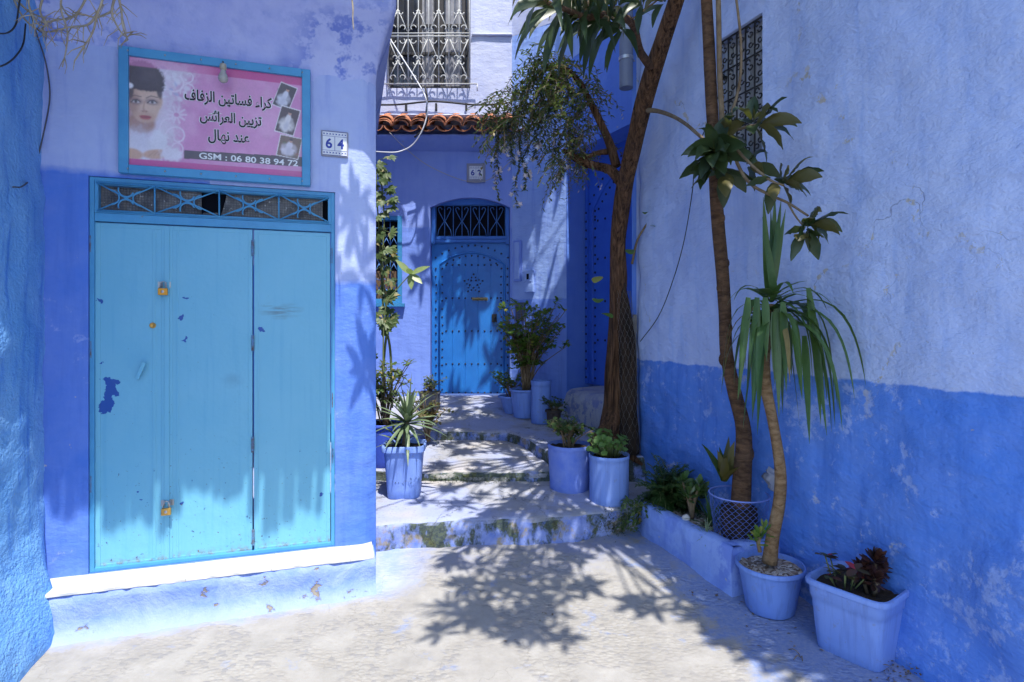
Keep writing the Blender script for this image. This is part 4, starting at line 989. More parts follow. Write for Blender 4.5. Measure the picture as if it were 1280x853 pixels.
# ------------------------------------------------------------------ back house: door, windows, canopy
bx = lambda x, y, n=0.0: FB.px(x, y, n)
RB = -0.13
M_BDOOR = paint_mat('cobalt_door_paint', c4(0.018, 0.185, 0.58), c4(0.014, 0.14, 0.49), 0.42, 5, 0.7, 0.15, chips=c4(0.05, 0.25, 0.62), chip_thr=0.72)
M_BFRAME = paint_mat('blue_frame_paint', c4(0.035, 0.17, 0.55), c4(0.025, 0.12, 0.47), 0.5, 6, 0.6, 0.2)
zt0, zt1 = bx(590, 297, RB)[1], bx(590, 257, RB)[1]; LT = bx(590, 304, RB)[1]
du0, du1 = BD[0]+0.005, BD[1]-0.005; dw = du1-du0; uc = (du0+du1)/2; zb0 = 0.765
mb = MB(); mb.fbox(FB, du0, du1, RB-0.05, RB, zb0, LT)
for k in range(1, 7): pass
doorB = mb.build('door', M_BDOOR, hB, smooth=False, bevel=0.003)
mb = MB(); iu0, iu1 = bx(549, 400, RB)[0], bx(630.5, 400, RB)[0]; spr = bx(549, 331, RB)[1]; crown = bx(590, 316, RB)[1]
def archz(u, dz=0.0): k = (u-(iu0+iu1)/2)/((iu1-iu0)/2); return spr + (crown-spr)*(1-k*k) + dz
def archpts(n, dz=0.0, grow=0.0): return [(iu0-grow+(iu1-iu0+2*grow)*i/n, archz(iu0+(iu1-iu0)*i/n, dz)) for i in range(n+1)]
pts = [(iu0, zb0+.01)] + archpts(16) + [(iu1, zb0+.01)]
rod(mb, FB, pts, 0.016, RB+0.006, 6); mb.build('arch_moulding', M_BDOOR, doorB)
mb = MB(); nP = 5
for i in range(nP):
    a = iu0+.012+(iu1-iu0-.024)*i/nP; b = iu0+.012+(iu1-iu0-.024)*(i+1)/nP-.006
    mb.add([FB.pt(a, RB+.006, zb0+.012), FB.pt(b, RB+.006, zb0+.012), FB.pt(b, RB+.006, archz(b)-.012), FB.pt(a, RB+.006, archz(a)-.012),
            FB.pt(a, RB-.004, zb0+.012), FB.pt(b, RB-.004, zb0+.012), FB.pt(b, RB-.004, archz(b)-.012), FB.pt(a, RB-.004, archz(a)-.012)],
           ((0, 1, 2, 3), (0, 4, 5, 1), (1, 5, 6, 2), (2, 6, 7, 3), (3, 7, 4, 0)))
mb.build('planks', M_BDOOR, doorB, smooth=False, bevel=0.002)
mb = MB()
zz = zb0+.06
while zz < spr-.02:
    for u in (iu0-.045, iu0+.045, iu1-.045, iu1+.045): stud(mb, FB, u+random.uniform(-.004, .004), RB+.006, zz)
    zz += 0.115
for u, z in archpts(11, 0.10, .05): stud(mb, FB, u, RB+.002, z)
for u, z in archpts(10, -0.045, -.03)[1:-1]: stud(mb, FB, u, RB+.006, z)
for py in (331.5, 373, 414, 455, 491):
    z = bx(590, py, RB)[1]
    for k in range(9): stud(mb, FB, iu0+.10+(iu1-iu0-.2)*k/8, RB+.006, z)
su, sz = bx(592, 355, RB)
for a in range(10):
    r_ = 0.135 if a % 2 == 0 else 0.058
    stud(mb, FB, su+r_*math.sin(R(a*36)), RB+.006, sz+r_*math.cos(R(a*36)), 0.015)
for a in range(5): stud(mb, FB, su+.095*math.sin(R(a*72+18)), RB+.006, sz+.095*math.cos(R(a*72+18)), 0.012); stud(mb, FB, su+.095*math.sin(R(a*72-18)), RB+.006, sz+.095*math.cos(R(a*72-18)), 0.012)
for px, py in ((625, 380), (628, 384), (626, 373)): u, z = bx(px, py, RB); stud(mb, FB, u, RB+.006, z)
build_studs(mb, 'stud', plain('stud_iron', c4(0.012, 0.016, 0.045), 0.45), doorB, 24, FB)
u, z = bx(600, 374, RB); mb = MB()
mb.tube([FB.pt(u-.10, RB+.03, z), FB.pt(u+.10, RB+.03, z)], 0.014, 8)
for k in (-.085, -.03, .03, .085): mb.tube([FB.pt(u+k-.008, RB+.03, z), FB.pt(u+k+.008, RB+.03, z)], 0.024, 8)
mb.fbox(FB, u-.11, u+.11, RB+.006, RB+.018, z-.02, z+.02); mb.build('bolt', plain('aged_brass', c4(0.26, 0.21, 0.09), 0.4, 0.5), doorB, autosmooth=40)
u, z = bx(618, 398, RB); mb = MB(); mb.fbox(FB, u-.035, u+.035, RB+.006, RB+.03, z-.06, z+.06); sphere(mb, FB.pt(u+.01, RB+.045, z), .02); mb.build('lock', M_IRON, doorB, smooth=False, bevel=.004)
# frame and fanlight
mb = MB(); mb.fbox(FB, du0, du0+.055, RB+.002, RB+.05, LT-.02, 3.50); mb.fbox(FB, du1-.055, du1, RB+.002, RB+.05, LT-.02, 3.50)
mb.fbox(FB, du0+.055, du1-.055, RB+.001, RB+.045, LT, LT+.045); mb.fbox(FB, du0+.055, du1-.055, RB+.001, RB+.03, LT+.052, zt0+.01)
mb.fbox(FB, du0+.055, du1-.055, RB+.001, RB+.045, zt1, 3.56)
fan = mb.build('fanlight', M_BFRAME, hB, smooth=False, bevel=.003)
mb = MB(); mb.fbox(FB, du0+.05, du1-.05, RB-.06, RB-.02, LT+.05, zt1+.02); mb.build('dark_backing', M_DARK, fan, smooth=False)
mb = MB(); a, b = du0+.06, du1-.06; z0, z1 = zt0+.012, zt1-.004; gn = RB+.012
for z in (z0, z1): rod(mb, FB, [(a, z), (b, z)], .008, gn)
nb = 8
for i in range(nb+1):
    u = a+(b-a)*i/nb; rod(mb, FB, [(u, z0), (u, z1)], .007, gn)
zc = (z0+z1)/2
for i in range(4):
    u0 = a+(b-a)*(i)/4; u1 = a+(b-a)*(i+1)/4; um = (u0+u1)/2; ww = (u1-u0)
    for s in (-1, 1):
        rod(mb, FB, [(um, zc-.02), (um+s*ww*.30, zc+.12), (um+s*ww*.36, z1-.06)] + arc(um+s*ww*.26, z1-.055, ww*.10, 0 if s > 0 else 180, 200 if s > 0 else -20, 8), .006, gn+.006)
        rod(mb, FB, [(um, zc+.0), (um+s*ww*.34, z0+.09), (um+s*ww*.40, z0+.01)], .006, gn+.006)
mb.build('grille', M_BLUEIRON, fan)
# low window at the left of the back wall
mb = MB(); rframe(mb, FB, BW[0]+.002, BW[1]-.002, BW[2]+.002, BW[3]-.002, .06, -.10, .012); mb.fbox(FB, BW[0]-.02, BW[1]+.04, -.02, .07, BW[2]-.05, BW[2]-.002)
wl = mb.build('low_window', paint_mat('teal_window_paint', c4(0.05, 0.26, 0.52), None, 0.5, 6, .5, .2), hB, smooth=False, bevel=.003)
mb = MB(); mb.fbox(FB, BW[0]+.06, BW[1]-.06, -.15, -.11, BW[2]+.06, BW[3]-.06); mb.build('dark_backing', M_DARK, wl, smooth=False)
mb = MB(); mb.fbox(FB, BW[0]+.07, BW[1]-.07, -.105, -.085, BW[2]+.065, BW[2]+.46); mb.build('shutter', paint_mat('brown_wood', c4(0.16, 0.095, 0.05), None, .7, 14, .8, .3), wl, smooth=False)
mb = MB()
for i in range(5):
    u = BW[0]+.07+(BW[1]-BW[0]-.14)*i/4; rod(mb, FB, [(u, BW[2]+.06), (u, BW[3]-.06)], .007, -.03)
for i in range(4):
    for j in range(3):
        u = BW[0]+.07+(BW[1]-BW[0]-.14)*(i+.5)/4; z = BW[2]+.2+j*.36; ww = .055
        for s in (-1, 1): rod(mb, FB, [(u, z), (u+s*ww, z+.11)] + arc(u+s*ww*.55, z+.12, ww*.45, 0 if s > 0 else 180, 180 if s > 0 else 0, 6), .005, -.022); rod(mb, FB, [(u, z), (u+s*ww, z-.11)], .005, -.022)
mb.build('grille', M_BLUEIRON, wl)
# upper window
GR = plain('pale_iron', c4(0.52, 0.52, 0.50), .5)
M_WWOOD = plain('dark_window_wood', c4(0.025, 0.022, 0.022), .55)
mb = MB(); rframe(mb, FB, UW[0]+.003, UW[1]-.003, UW[2]+.003, UW[3]-.003, .05, -.13, -.06)
for x, w in ((525.5, .05), (549, .13), (580, .05)): u = bx(x, 60, -.1)[0]; mb.fbox(FB, u-w/2, u+w/2, -.12, -.062, UW[2]+.05, UW[3]-.05)
for y in (33, 68): z = bx(530, y, -.1)[1]; mb.fbox(FB, UW[0]+.05, UW[1]-.05, -.12, -.075, z-.02, z+.02)
wu = mb.build('upper_window', M_WWOOD, hB, smooth=False, bevel=.003)
t = NT('window_glass'); p = t.pos(); M_GLASS = t.fin(t.pbsdf(**{'Base Color': t.mix(t.noise(p, 3, 3), c4(.02, .022, .026), c4(.06, .062, .066)), 'Roughness': .08, 'Normal': t.bump(t.noise(p, 2, 2), .05, .02)}))
mb = MB(); mb.fbox(FB, UW[0]+.04, UW[1]-.04, -.115, -.11, UW[2]+.04, UW[3]-.04); mb.build('pane', M_GLASS, wu, smooth=False)
mb = MB()
for x0, x1 in ((526, 546), (556, 579)):
    a = bx(x0, 50, -.1)[0]; b = bx(x1, 50, -.1)[0]
    mb.grid(lambda s, q: FB.pt(a+(b-a)*s, -.098+.010*math.sin(s*19+q), UW[2]+.06+(UW[3]-UW[2]-.12)*q), 24, 6)
mb.build('curtain', paint_mat('grey_curtain', c4(.28, .28, .30), c4(.18, .18, .20), .9, 12, .8, .2), wu)
mb = MB(); gn = .075; a, b = UW[0]+.015, UW[1]-.01
zA, zB = bx(530, 105, gn)[1], bx(530, 44.5, gn)[1]; zT = UW[3]+.3
for z in (zA, zB-.012, zB+.03): rod(mb, FB, [(a-.10 if z == zA else a, z), (b+.11 if z == zA else b, z)], .010, gn)
nb = 8
for i in range(nb+1): u = a+(b-a)*i/nb; rod(mb, FB, [(u, zA-.02), (u, zT)], .0085, gn)
def motif(u, z, s, h, w):
    rod(mb, FB, [(u, z), (u-w, z+s*h)], .007, gn+.008); rod(mb, FB, [(u, z), (u+w, z+s*h)], .007, gn+.008)
    for k in (-1, 1): rod(mb, FB, arc(u+k*.035, z+s*h*.15, .034, 90-90*k if s > 0 else 90-90*k, (90-90*k)+k*s*260, 12, .4), .007, gn+.010)
w_ = (b-a)/nb
for i in range(1, nb, 2):
    u = a+w_*i
    motif(u, zA+.33, -1, .27, w_*.9); motif(u, zB-.36, 1, .30, w_*.9); motif(u, zB+.36, -1, .30, w_*.9)
    for k in (-1, 1):
        for zz, s in ((zA+.03, 1), (zB-.03, -1), (zB+.05, 1)): rod(mb, FB, arc(u+k*w_*.5, zz+s*.05, .042, 90+90*k, (90+90*k)-k*s*240, 12, .35), .007, gn+.010)
for u in (a-.10, b+.11): rod(mb, FB, [(u, zA), (u, zA-.10)], .008, gn)
for u in (a, b): 
    for z in (zA, zB): mb.tube([FB.pt(u, gn, z), FB.pt(u, -.03, z)], .009, 5)
mb.build('grille', GR, wu)
# canopy of barrel tiles
def half_tile(mb, fr, u, n0, n1, z0, z1, r0, r1, up=1, th=.014):
    vs = []; K = 10
    for n_, z_, r in ((n0, z0, r0), (n1, z1, r1)):
        for rr in (r, r-th):
            for i in range(K+1): a = math.pi*i/K; vs.append(fr.pt(u+rr*math.cos(a), n_, z_+up*rr*.72*math.sin(a)))
    fs = []; w = K+1
    for i in range(K):
        fs += [(i, i+1, 2*w+i+1, 2*w+i), (w+i+1, w+i, 3*w+i, 3*w+i+1), (2*w+i, 2*w+i+1, 3*w+i+1, 3*w+i), (i+1, i, w+i, w+i+1)]
    mb.add(vs, fs)
mb = MB(); cz = bx(540, 158, .36)[1]; pitch = .238
for i in range(9):
    u = -1.97+i*pitch
    for L_, (dn, dz) in enumerate(((0.0, 0.0), (-.05, .045), (-.09, .085))):
        half_tile(mb, FB, u+random.uniform(-.012, .012), .02, .37+dn+random.uniform(-.012, .012), cz+.12+dz+.035, cz+dz+random.uniform(-.008, .008), .090, .114, 1)
    half_tile(mb, FB, u+pitch/2+random.uniform(-.01, .01), .02, .36, cz+.13, cz+.012, .10, .12, -1)
    if u > -.30: break
canopy = mb.build('roof_tiles', M_TILE, hB)
mb = MB(); mb.grid(lambda s, q: FB.pt(-2.6+2.55*s, [.0, .09, .19, .24, .25, .02][int(round(q*5))]+.008*nz(s*14, q*4), [cz-.23, cz-.20, cz-.12, cz-.09, cz-.07, cz-.05][int(round(q*5))]), 50, 5)
mb.build('cornice', M_B, hB)
mb = MB(); mb.grid(lambda s, q: FB.pt(-2.6+2.5*s, [.0, .10, .17, .0][int(round(q*3))], [cz+.14, cz+.20, cz+.225, cz+.30][int(round(q*3))]+.014*nz(s*20, q*3)), 60, 3)
mb.build('mortar_fillet', M_BU, hB)

# ------------------------------------------------------------------ right house window
mb = MB(); rframe(mb, FR, RWIN[0]+.003, RWIN[1]-.003, RWIN[2]+.003, RWIN[3]-.003, .03, -.155, -.09)
um = (RWIN[0]+RWIN[1])/2
mb.fbox(FR, um-.02, um+.02, -.15, -.092, RWIN[2]+.03, RWIN[3]-.03)
wr = mb.build('window', plain('white_window_frame', c4(.5, .52, .56), .5), hR, smooth=False, bevel=.003)
mb = MB(); mb.fbox(FR, RWIN[0]+.01, RWIN[1]-.01, -.159, -.148, RWIN[2]+.01, RWIN[3]-.01); mb.build('pane', M_GLASS, wr, smooth=False)
mb = MB(); mb.grid(lambda s, q: FR.pt(RWIN[0]+.04+(RWIN[1]-RWIN[0]-.08)*s, -.135+.010*math.sin(s*26), RWIN[2]+.03+(RWIN[3]-RWIN[2]-.06)*q), 30, 4); mb.build('curtain', paint_mat('white_curtain', c4(.55, .55, .56), c4(.34, .34, .36), .9, 9, .8, .2), wr)
mb = MB(); gn = -.035; a, b = RWIN[0]+.012, RWIN[1]-.012; z0, z1 = RWIN[2]+.01, RWIN[3]-.01
nb = 5
for i in range(nb+1): u = a+(b-a)*i/nb; rod(mb, FR, [(u, z0), (u, z1)], .0065, gn)
for k in range(5): z = z0+(z1-z0)*k/4; rod(mb, FR, [(a, z), (b, z)], .0065, gn)
for i in range(nb):
    u = a+(b-a)*(i+.5)/nb; w_ = (b-a)/nb*.46
    for k in range(8):
        z = z0+(z1-z0)*(k+.5)/8; h = (z1-z0)/8*.45; s = 1 if k % 2 else -1
        rod(mb, FR, arc(u-s*w_*.35, z+h*.4, w_*.55, 0, 300*s, 12, .45), .0055, gn+.008); rod(mb, FR, arc(u+s*w_*.35, z-h*.4, w_*.55, 180, 180+300*s, 12, .45), .0055, gn+.008)
for s in (a, b):
    for z in (z0+.12, z1-.25): mb.fbox(FR, s-.012, s+.012, -.10, gn+.01, z-.012, z+.012)
mb.build('grille', M_IRON, wr)

# ------------------------------------------------------------------ studded door in the deep recess
RD = -.305
M_DDOOR = paint_mat('ultramarine_door_paint', c4(0.04, 0.14, 0.62), c4(0.03, 0.10, 0.54), .45, 6, .7, .2)
mb = MB(); mb.fbox(FD, .02, 1.61, RD-.03, RD, .965, LZ); dd = mb.build('door', M_DDOOR, hS, smooth=False, bevel=.003)
mb = MB(); pts = [(.17, 1.0)] + [(.17+1.3*i/18, 3.25+.42*math.sin(math.pi*i/18)) for i in range(19)] + [(1.47, 1.0)]
rod(mb, FD, pts, .018, RD+.004, 6); mb.fbox(FD, .025, .085, RD+.001, RD+.03, .97, LZ-.01); mb.build('arch_moulding', M_DDOOR, dd, autosmooth=50)
mb = MB(); z = 1.05
while z < 3.25:
    for u in (.055, .22): stud(mb, FD, u, RD+(.03 if u < .08 else 0), z, .017)
    z += .115
for i in range(16):
    k = i/15; stud(mb, FD, .10+1.44*k, RD, 3.35+.46*math.sin(math.pi*k), .017); stud(mb, FD, .22+1.2*k, RD, 3.16+.42*math.sin(math.pi*k), .017)
for zz in (1.55, 2.05, 2.6, 3.1):
    for k in range(3): stud(mb, FD, .28+.16*k, RD, zz, .017)
build_studs(mb, 'stud', plain('stud_iron', c4(0.010, 0.012, 0.04), .45), dd, 24, FD)

# fixtures on the slanted wall
def fixture(name, label, cat, x0, y0, x1, y1, n, m, extra=None, fr=FS):
    ua, za = fr.px(x0, y1, n); ub, zb = fr.px(x1, y0, n); t = thing(name, label, cat, fr.pt((ua+ub)/2, 0, za))
    mb = MB(); mb.fbox(fr, ua, ub, -.01, n, za, zb); mb.build('body', m, t, smooth=False, bevel=.006)
    if extra: extra(t, fr, ua, ub, za, zb, n)
    return t
def slot(t, fr, ua, ub, za, zb, n):
    mb = MB(); mb.fbox(fr, ua+(ub-ua)*.30, ua+(ub-ua)*.55, n-.004, n+.004, za+(zb-za)*.58, za+(zb-za)*.82); mb.build('window', M_DARK, t, smooth=False)
    mb = MB(); mb.fbox(fr, ua+.012, ub-.012, n-.001, n+.006, za+.012, zb-.012) if False else mb.tube([fr.pt(ua+.02, n+.004, (za+zb)/2), fr.pt(ub-.02, n+.004, (za+zb)/2)], .004, 5); mb.build('seam', M_S, t)
def louvre(t, fr, ua, ub, za, zb, n):
    mb = MB()
    for k in range(7): z = za+(zb-za)*(k+.5)/7; mb.fbox(fr, ua+.015, ub-.015, n-.002, n+.008, z-.008, z+.006)
    mb.build('slats', plain('grey_louvre', c4(.11, .12, .16), .6), t, smooth=False)
def door_lid(t, fr, ua, ub, za, zb, n):
    mb = MB(); mb.fbox(fr, ua+.02, ub-.02, n-.003, n+.006, za+.03, zb-.03); mb.build('lid', M_S, t, smooth=False, bevel=.003)
fixture('meter_box', 'blue painted meter box with a small dark window on the slanted wall', 'meter box', 655, 337, 666, 366, .05, M_S, slot)
fixture('cable_box', 'tall blue painted cable box in the corner beside the back door', 'box', 641.5, 300, 650.5, 352, .05, M_B, door_lid)
fixture('vent_grate', 'small grey louvred vent low on the slanted wall behind the bush', 'vent', 644, 378, 655, 402, .03, plain('grey_vent', c4(.13, .15, .22), .6), louvre)

# drain pipe at the corner of the right house
pp = FR.pt(.02, .075, 0); t = thing('drain_pipe', 'grey drain pipe at the corner of the right house behind the leaning tree', 'pipe', (pp.x, pp.y, 3.9))
mb = MB(); mb.tube([(pp.x, pp.y, 3.9), (pp.x, pp.y, 7.6)], .062, 16); mb.build('tube', plain('grey_plastic', c4(.17, .20, .28), .5), t, autosmooth=50)
mb = MB(); mb.tube([(pp.x, pp.y, 4.38), (pp.x, pp.y, 4.50)], .072, 16); mb.build('socket', plain('pale_plastic', c4(.42, .45, .52), .5), t, autosmooth=50)
mb = MB(); mb.tube([(pp.x, pp.y, 4.15), (pp.x, pp.y, 4.18)], .068, 16); mb.tube([Vector((pp.x, pp.y, 4.165)), Vector((pp.x, pp.y, 4.165))-FR.n*.09], .008, 6); mb.build('bracket', M_STEEL, t, autosmooth=50)

# ------------------------------------------------------------------ cables
def cable(name, label, pts, r, m, k=8, cat='cable'):
    mb = MB(); pts = crom(pts, k); mb.tube(pts, r, 6); tag(mb.build(name, m, origin=pts[0]), label, cat)
cable('cable', 'bundle of dark cables running above the red tile canopy', [FB.pt(-2.6, .06, bx(500, 131)[1]), FB.pt(-1.7, .05, bx(500, 133)[1]), FB.pt(-1.1, .06, bx(500, 131)[1]+.02), FB.pt(-.5, .05, bx(500, 133)[1]), FB.pt(-.06, .05, bx(500, 131)[1])], .013, M_CABLE)
mbk = [FB.pt(-1.9+.42*i, .03, bx(500, 133)[1]) for i in range(5)]
for q in mbk:
    mb = MB(); mb.box(Matrix.Translation(q + Vector((0, -.015, -.03))), .028, .05, .10); tag(mb.build('cable_clip', M_IRON, smooth=False, bevel=.004, origin=q), 'dark clip holding the cable bundle above the tiles', 'clip', 'cable clips above the tiles')
cable('cable', 'white cable hanging in a loop in front of the tile canopy', [P(487, 48, 7.8), P(505, 76, 7.72), P(522, 103, 7.62), P(532, 122, 7.5), P(534, 142, 7.45), P(527, 165, 7.45), P(515, 182, 7.5), P(498, 190, 7.5), P(480, 190.5, 7.3), P(462, 189, 7.0)], .009, M_WCABLE)
cable('cable', 'black cable knot dropping over the tiles beside the white cable', [P(531, 108, 7.8), P(534, 124, 7.6), P(533, 140, 7.55), P(534, 152, 7.58), P(528, 163, 7.6), P(518, 172, 7.62)], .012, M_CABLE)
cable('wire', 'thin pale wire sagging to the number 62 tile', [P(487, 166, 7.6), P(505, 184, 7.75), P(530, 204, 7.85), P(560, 219, 7.92), P(585, 227, 7.97), P(605, 227, 7.97), P(622, 217, 7.9), P(640, 200, 7.85)], .005, plain('pale_wire', c4(.45, .42, .36), .6), cat='wire')
cable('wire', 'thin dark wire curving down the right wall between the two trunks', [FR.pt(*(lambda a: (a[0], .035, a[1]))(FR.px(x, y, .03))) for x, y in ((905, 105), (872, 190), (866, 240), (856, 300), (842, 350), (824, 395), (801, 427))], .004, M_CABLE, cat='wire')
def onA(x, y, n): u, z = FA.px(x, y, n); return FA.pt(u, n, z)
cable('cable', 'loose grey cable hanging down the left edge of the shop wall', [onA(30, -20, .22), onA(42, 30, .15), onA(55, 70, .05), onA(61, 100, .035), onA(62, 125, .03), onA(57, 155, .03), onA(49, 190, .03), onA(40, 220, .035), P(28, 233, 2.98), P(16, 234, 2.85)], .004, plain('grey_cable', c4(.07, .07, .09), .6))
cable('cable', 'dark cable looping over the sky blue wall at the top left', [P(30, -30, 2.86), P(24, 5, 2.84), P(20, 30, 2.82), P(10, 41, 2.74), P(-6, 42, 2.6)], .004, M_CABLE)
cable('cable', 'lower dark cable bowing across the sky blue wall', [P(32, 30, 2.98), P(29, 55, 2.95), P(20, 70, 2.86), P(8, 80, 2.74), P(-8, 86, 2.6)], .004, M_CABLE)
# ------------------------------------------------------------------ pots and planter
POTB = c4(0.165, 0.285, 0.67)
M_POT = paint_mat('blue_painted_plastic', POTB, c4(0.13, 0.23, 0.62), .55, 5, .8, .2, drip=.5, chips=c4(.30, .34, .55), chip_thr=.73)
M_POT2 = paint_mat('pale_blue_painted_plastic', c4(0.215, 0.335, 0.72), c4(0.16, 0.27, 0.66), .55, 4, .8, .2, drip=.45, chips=c4(.34, .37, .55), chip_thr=.735)
M_POTD = paint_mat('dark_plastic', c4(.035, .035, .045), None, .5, 6, .5, .1)
M_SOIL = paint_mat('potting_soil', c4(.055, .038, .024), c4(.025, .017, .012), .95, 45, .9, .9)
M_GRAVEL = None
def gravel_mat():
    t = NT('gravel_mulch'); p = t.pos(); v = t.n('ShaderNodeTexVoronoi', {'Vector': p, 'Scale': 62.0}); s = t.sep(v.outputs['Color'])
    c = t.ramp(s[0], (0.0, c4(.10, .06, .035)), (.35, c4(.26, .19, .13)), (.7, c4(.42, .36, .29)), (1.0, c4(.62, .58, .52)))
    return t.fin(t.pbsdf(**{'Base Color': c, 'Roughness': .85, 'Normal': t.bump(t.math('SUBTRACT', .6, v.outputs['Distance']), .9, .012)}))
M_GRAVEL = gravel_mat()

def lumpy_disc(c, r, amp=.012, n=24, rings=6, ry=None, rot=0.0, seed=0.0, sq=2.0):
    mb = MB(); vs = []; fs = []; ry = ry or r
    for j in range(rings+1):
        for i in range(n):
            a = 2*math.pi*i/n; k = j/rings; ca, sa = math.cos(a), math.sin(a)
            f = 1/((abs(ca)**sq+abs(sa)**sq)**(1/sq))
            x = ca*f*r*k; y = sa*f*ry*k; X = x*math.cos(rot)-y*math.sin(rot); Y = x*math.sin(rot)+y*math.cos(rot)
            vs.append(Vector(c)+Vector((X, Y, amp*nz(X*22+seed, Y*22, seed)*2)))
    for j in range(rings):
        for i in range(n): fs.append((j*n+i, j*n+(i+1) % n, (j+1)*n+(i+1) % n, (j+1)*n+i))
    mb.add(vs, fs); return mb
def tub(name, label, loc, rb, rt, h, m, n=48, sq=2.0, ry=1.0, rot=0.0, rim=.014, rimh=.025, soil=.04, soil_m=None, cat='plant pot', group=None, dent=0.0, extra=None):
    """pot with rolled rim, inside wall and soil; sq > 2 gives rounded square tubs"""
    t = thing(name, label, cat, loc, group); loc = Vector(loc)
    def ring(r, z, k=1.0):
        out = []
        for i in range(n):
            a = 2*math.pi*(i+.5)/n; ca, sa = math.cos(a), math.sin(a); f = 1/((abs(ca)**sq+abs(sa)**sq)**(1/sq))
            rr = r*(1+dent*nz(ca*1.3+loc.x*7, sa*1.3, z*3+loc.y*5)); x, y = ca*f*rr, sa*f*rr*ry
            out.append(loc + Vector((x*math.cos(rot)-y*math.sin(rot), x*math.sin(rot)+y*math.cos(rot), z)))
        return out
    R_ = lambda z: rb+(rt-rb)*z/h
    prof = [(rb*.96, 0.0), (rb, .008)] + [(R_(h*k/6), h*k/6) for k in range(1, 6)] + [(R_(h-rimh-.006), h-rimh-.006), (R_(h-rimh)+.002, h-rimh-.003), (R_(h)+rim, h-rimh+.002), (R_(h)+rim+.001, h-.006), (R_(h)+rim-.004, h), (R_(h)+.001, h), (R_(h)-.004, h-.008), (R_(h-soil)-.006, h-soil-.02)]
    if extra: prof = extra(prof, R_, h)
    mb = MB(); rows = [ring(r, z) for r, z in prof]; mb.add([v for r in rows for v in r], [(j*n+i, j*n+(i+1) % n, (j+1)*n+(i+1) % n, (j+1)*n+i) for j in range(len(rows)-1) for i in range(n)] + [tuple(range(n-1, -1, -1))])
    mb.build('shell', m, t, autosmooth=50)
    r = R_(h-soil)-.004
    lumpy_disc(loc+Vector((0, 0, h-soil)), r, .010, n=28, ry=r*ry, rot=rot, seed=loc.x*3, sq=sq).build('soil', soil_m or M_SOIL, t)
    return t
def step_z(x, y):
    """height of the surface under (x, y) by ray cast, so that things really stand on it"""
    best = -1
    dg = bpy.context.evaluated_depsgraph_get()
    hit, loc, *_ = SC.ray_cast(dg, Vector((x, y, 1.2)), Vector((0, 0, -1)), distance=2.0)
    return loc.z if hit else 0.0
bpy.context.view_layer.update()

yp = Vector((1.555, 3.43, 0)); yp.z = step_z(yp.x, yp.y)-.004
tub('round_pot', 'round blue pot of pale gravel holding the tall drooping yucca', yp, .138, .186, .315-yp.z+.0, M_POT, soil=.03, soil_m=M_GRAVEL, dent=.03, rim=.012, group='blue pots along the right wall')
# rectangular tub in the right foreground
tb = Vector((1.845, 3.025, 0)); tb.z = step_z(tb.x, tb.y-.1)-.004
def ribbed(prof, R_, h): return [q for q in prof[:6]] + [(R_(h*.74), h*.735), (R_(h*.74)+.007, h*.755)] + [(r+.006, z) if i < 1 else (r, z) for i, (r, z) in enumerate(prof[7:])]
tt = tub('square_tub', 'large square blue tub with dark rosette plants at the right front', tb, .158, .190, .392-tb.z, M_POT2, n=64, sq=7, ry=1.0, rot=R(36), rim=.016, rimh=.03, soil=.045, dent=.015, extra=ribbed, cat='plant tub', group='blue pots along the right wall')
mb = MB(); q = P(1030, 738, 2.99); mb.box(Matrix.Translation(q) @ Matrix.Rotation(R(-54), 4, 'Z'), .035, .016, .05); mb.build('latch', M_POT2, tt, smooth=False, bevel=.004)
# black plastic pots inside the tub
q1 = tb+Vector((.08, .10, .30)); 
# wall planter
hp = thing('planter', 'long low blue masonry planter built against the right wall', 'planter', FR.pt(1.1, .2, .05))
def plan_pt(u, k):
    pr = [(.385, -.02), (.388, .10), (.384, .24), (.378, .335), (.365, .355), (.30, .357), (.285, .345), (.28, .25)]
    n_, z_ = pr[k]; p0 = FR.pt(u, n_, 0)
    return FR.pt(u, n_ + .010*fbm(u*4, z_*4, 1) + .006*nz(u*15, z_*15) - .05*(1-smooth01(.58, .72, u)), z_ + .008*fbm(u*3, n_*3, 6) + (gz(p0.x, p0.y) if k == 0 else 0))
mb = MB(); mb.grid(lambda a, b: plan_pt(.585+1.065*a, int(round(b*7))), 60, 7)
for s, uu in ((1, 1.65),):
    def endp(a, b):
        n_ = .385-(.42)*a; pr = [(0, -.02), (.002, .10), (0, .24), (-.006, .335), (-.02, .355), (-.09, .357), (-.10, .345), (-.105, .25)]
        du, z_ = pr[int(round(b*7))]; p = plan_pt(1.65, int(round(b*7))) if a == 0 else FR.pt(uu+du+.008*fbm(n_*5, z_*5, 3)*min(1, a*6), n_, z_+.006*fbm(n_*4, z_, 2)); return p
    mb.grid(endp, 14, 7)
M_PLANT = wall_mat('planter_plaster', c4(.23, .35, .75), BLU, -5.0, c4(.30, .42, .78), c4(.09, .17, .62), lump=.8, blotch=.6, streak=.4, seed=31)
mb.build('wall', M_PLANT, hp)
mb = MB(); mb.grid(lambda a, b: FR.pt(.56+1.05*a, -.03+.36*b, .315+.02*fbm(a*9, b*4, 5)+.008*nz(a*60, b*30)), 50, 18); mb.build('soil', M_GRAVEL, hp)

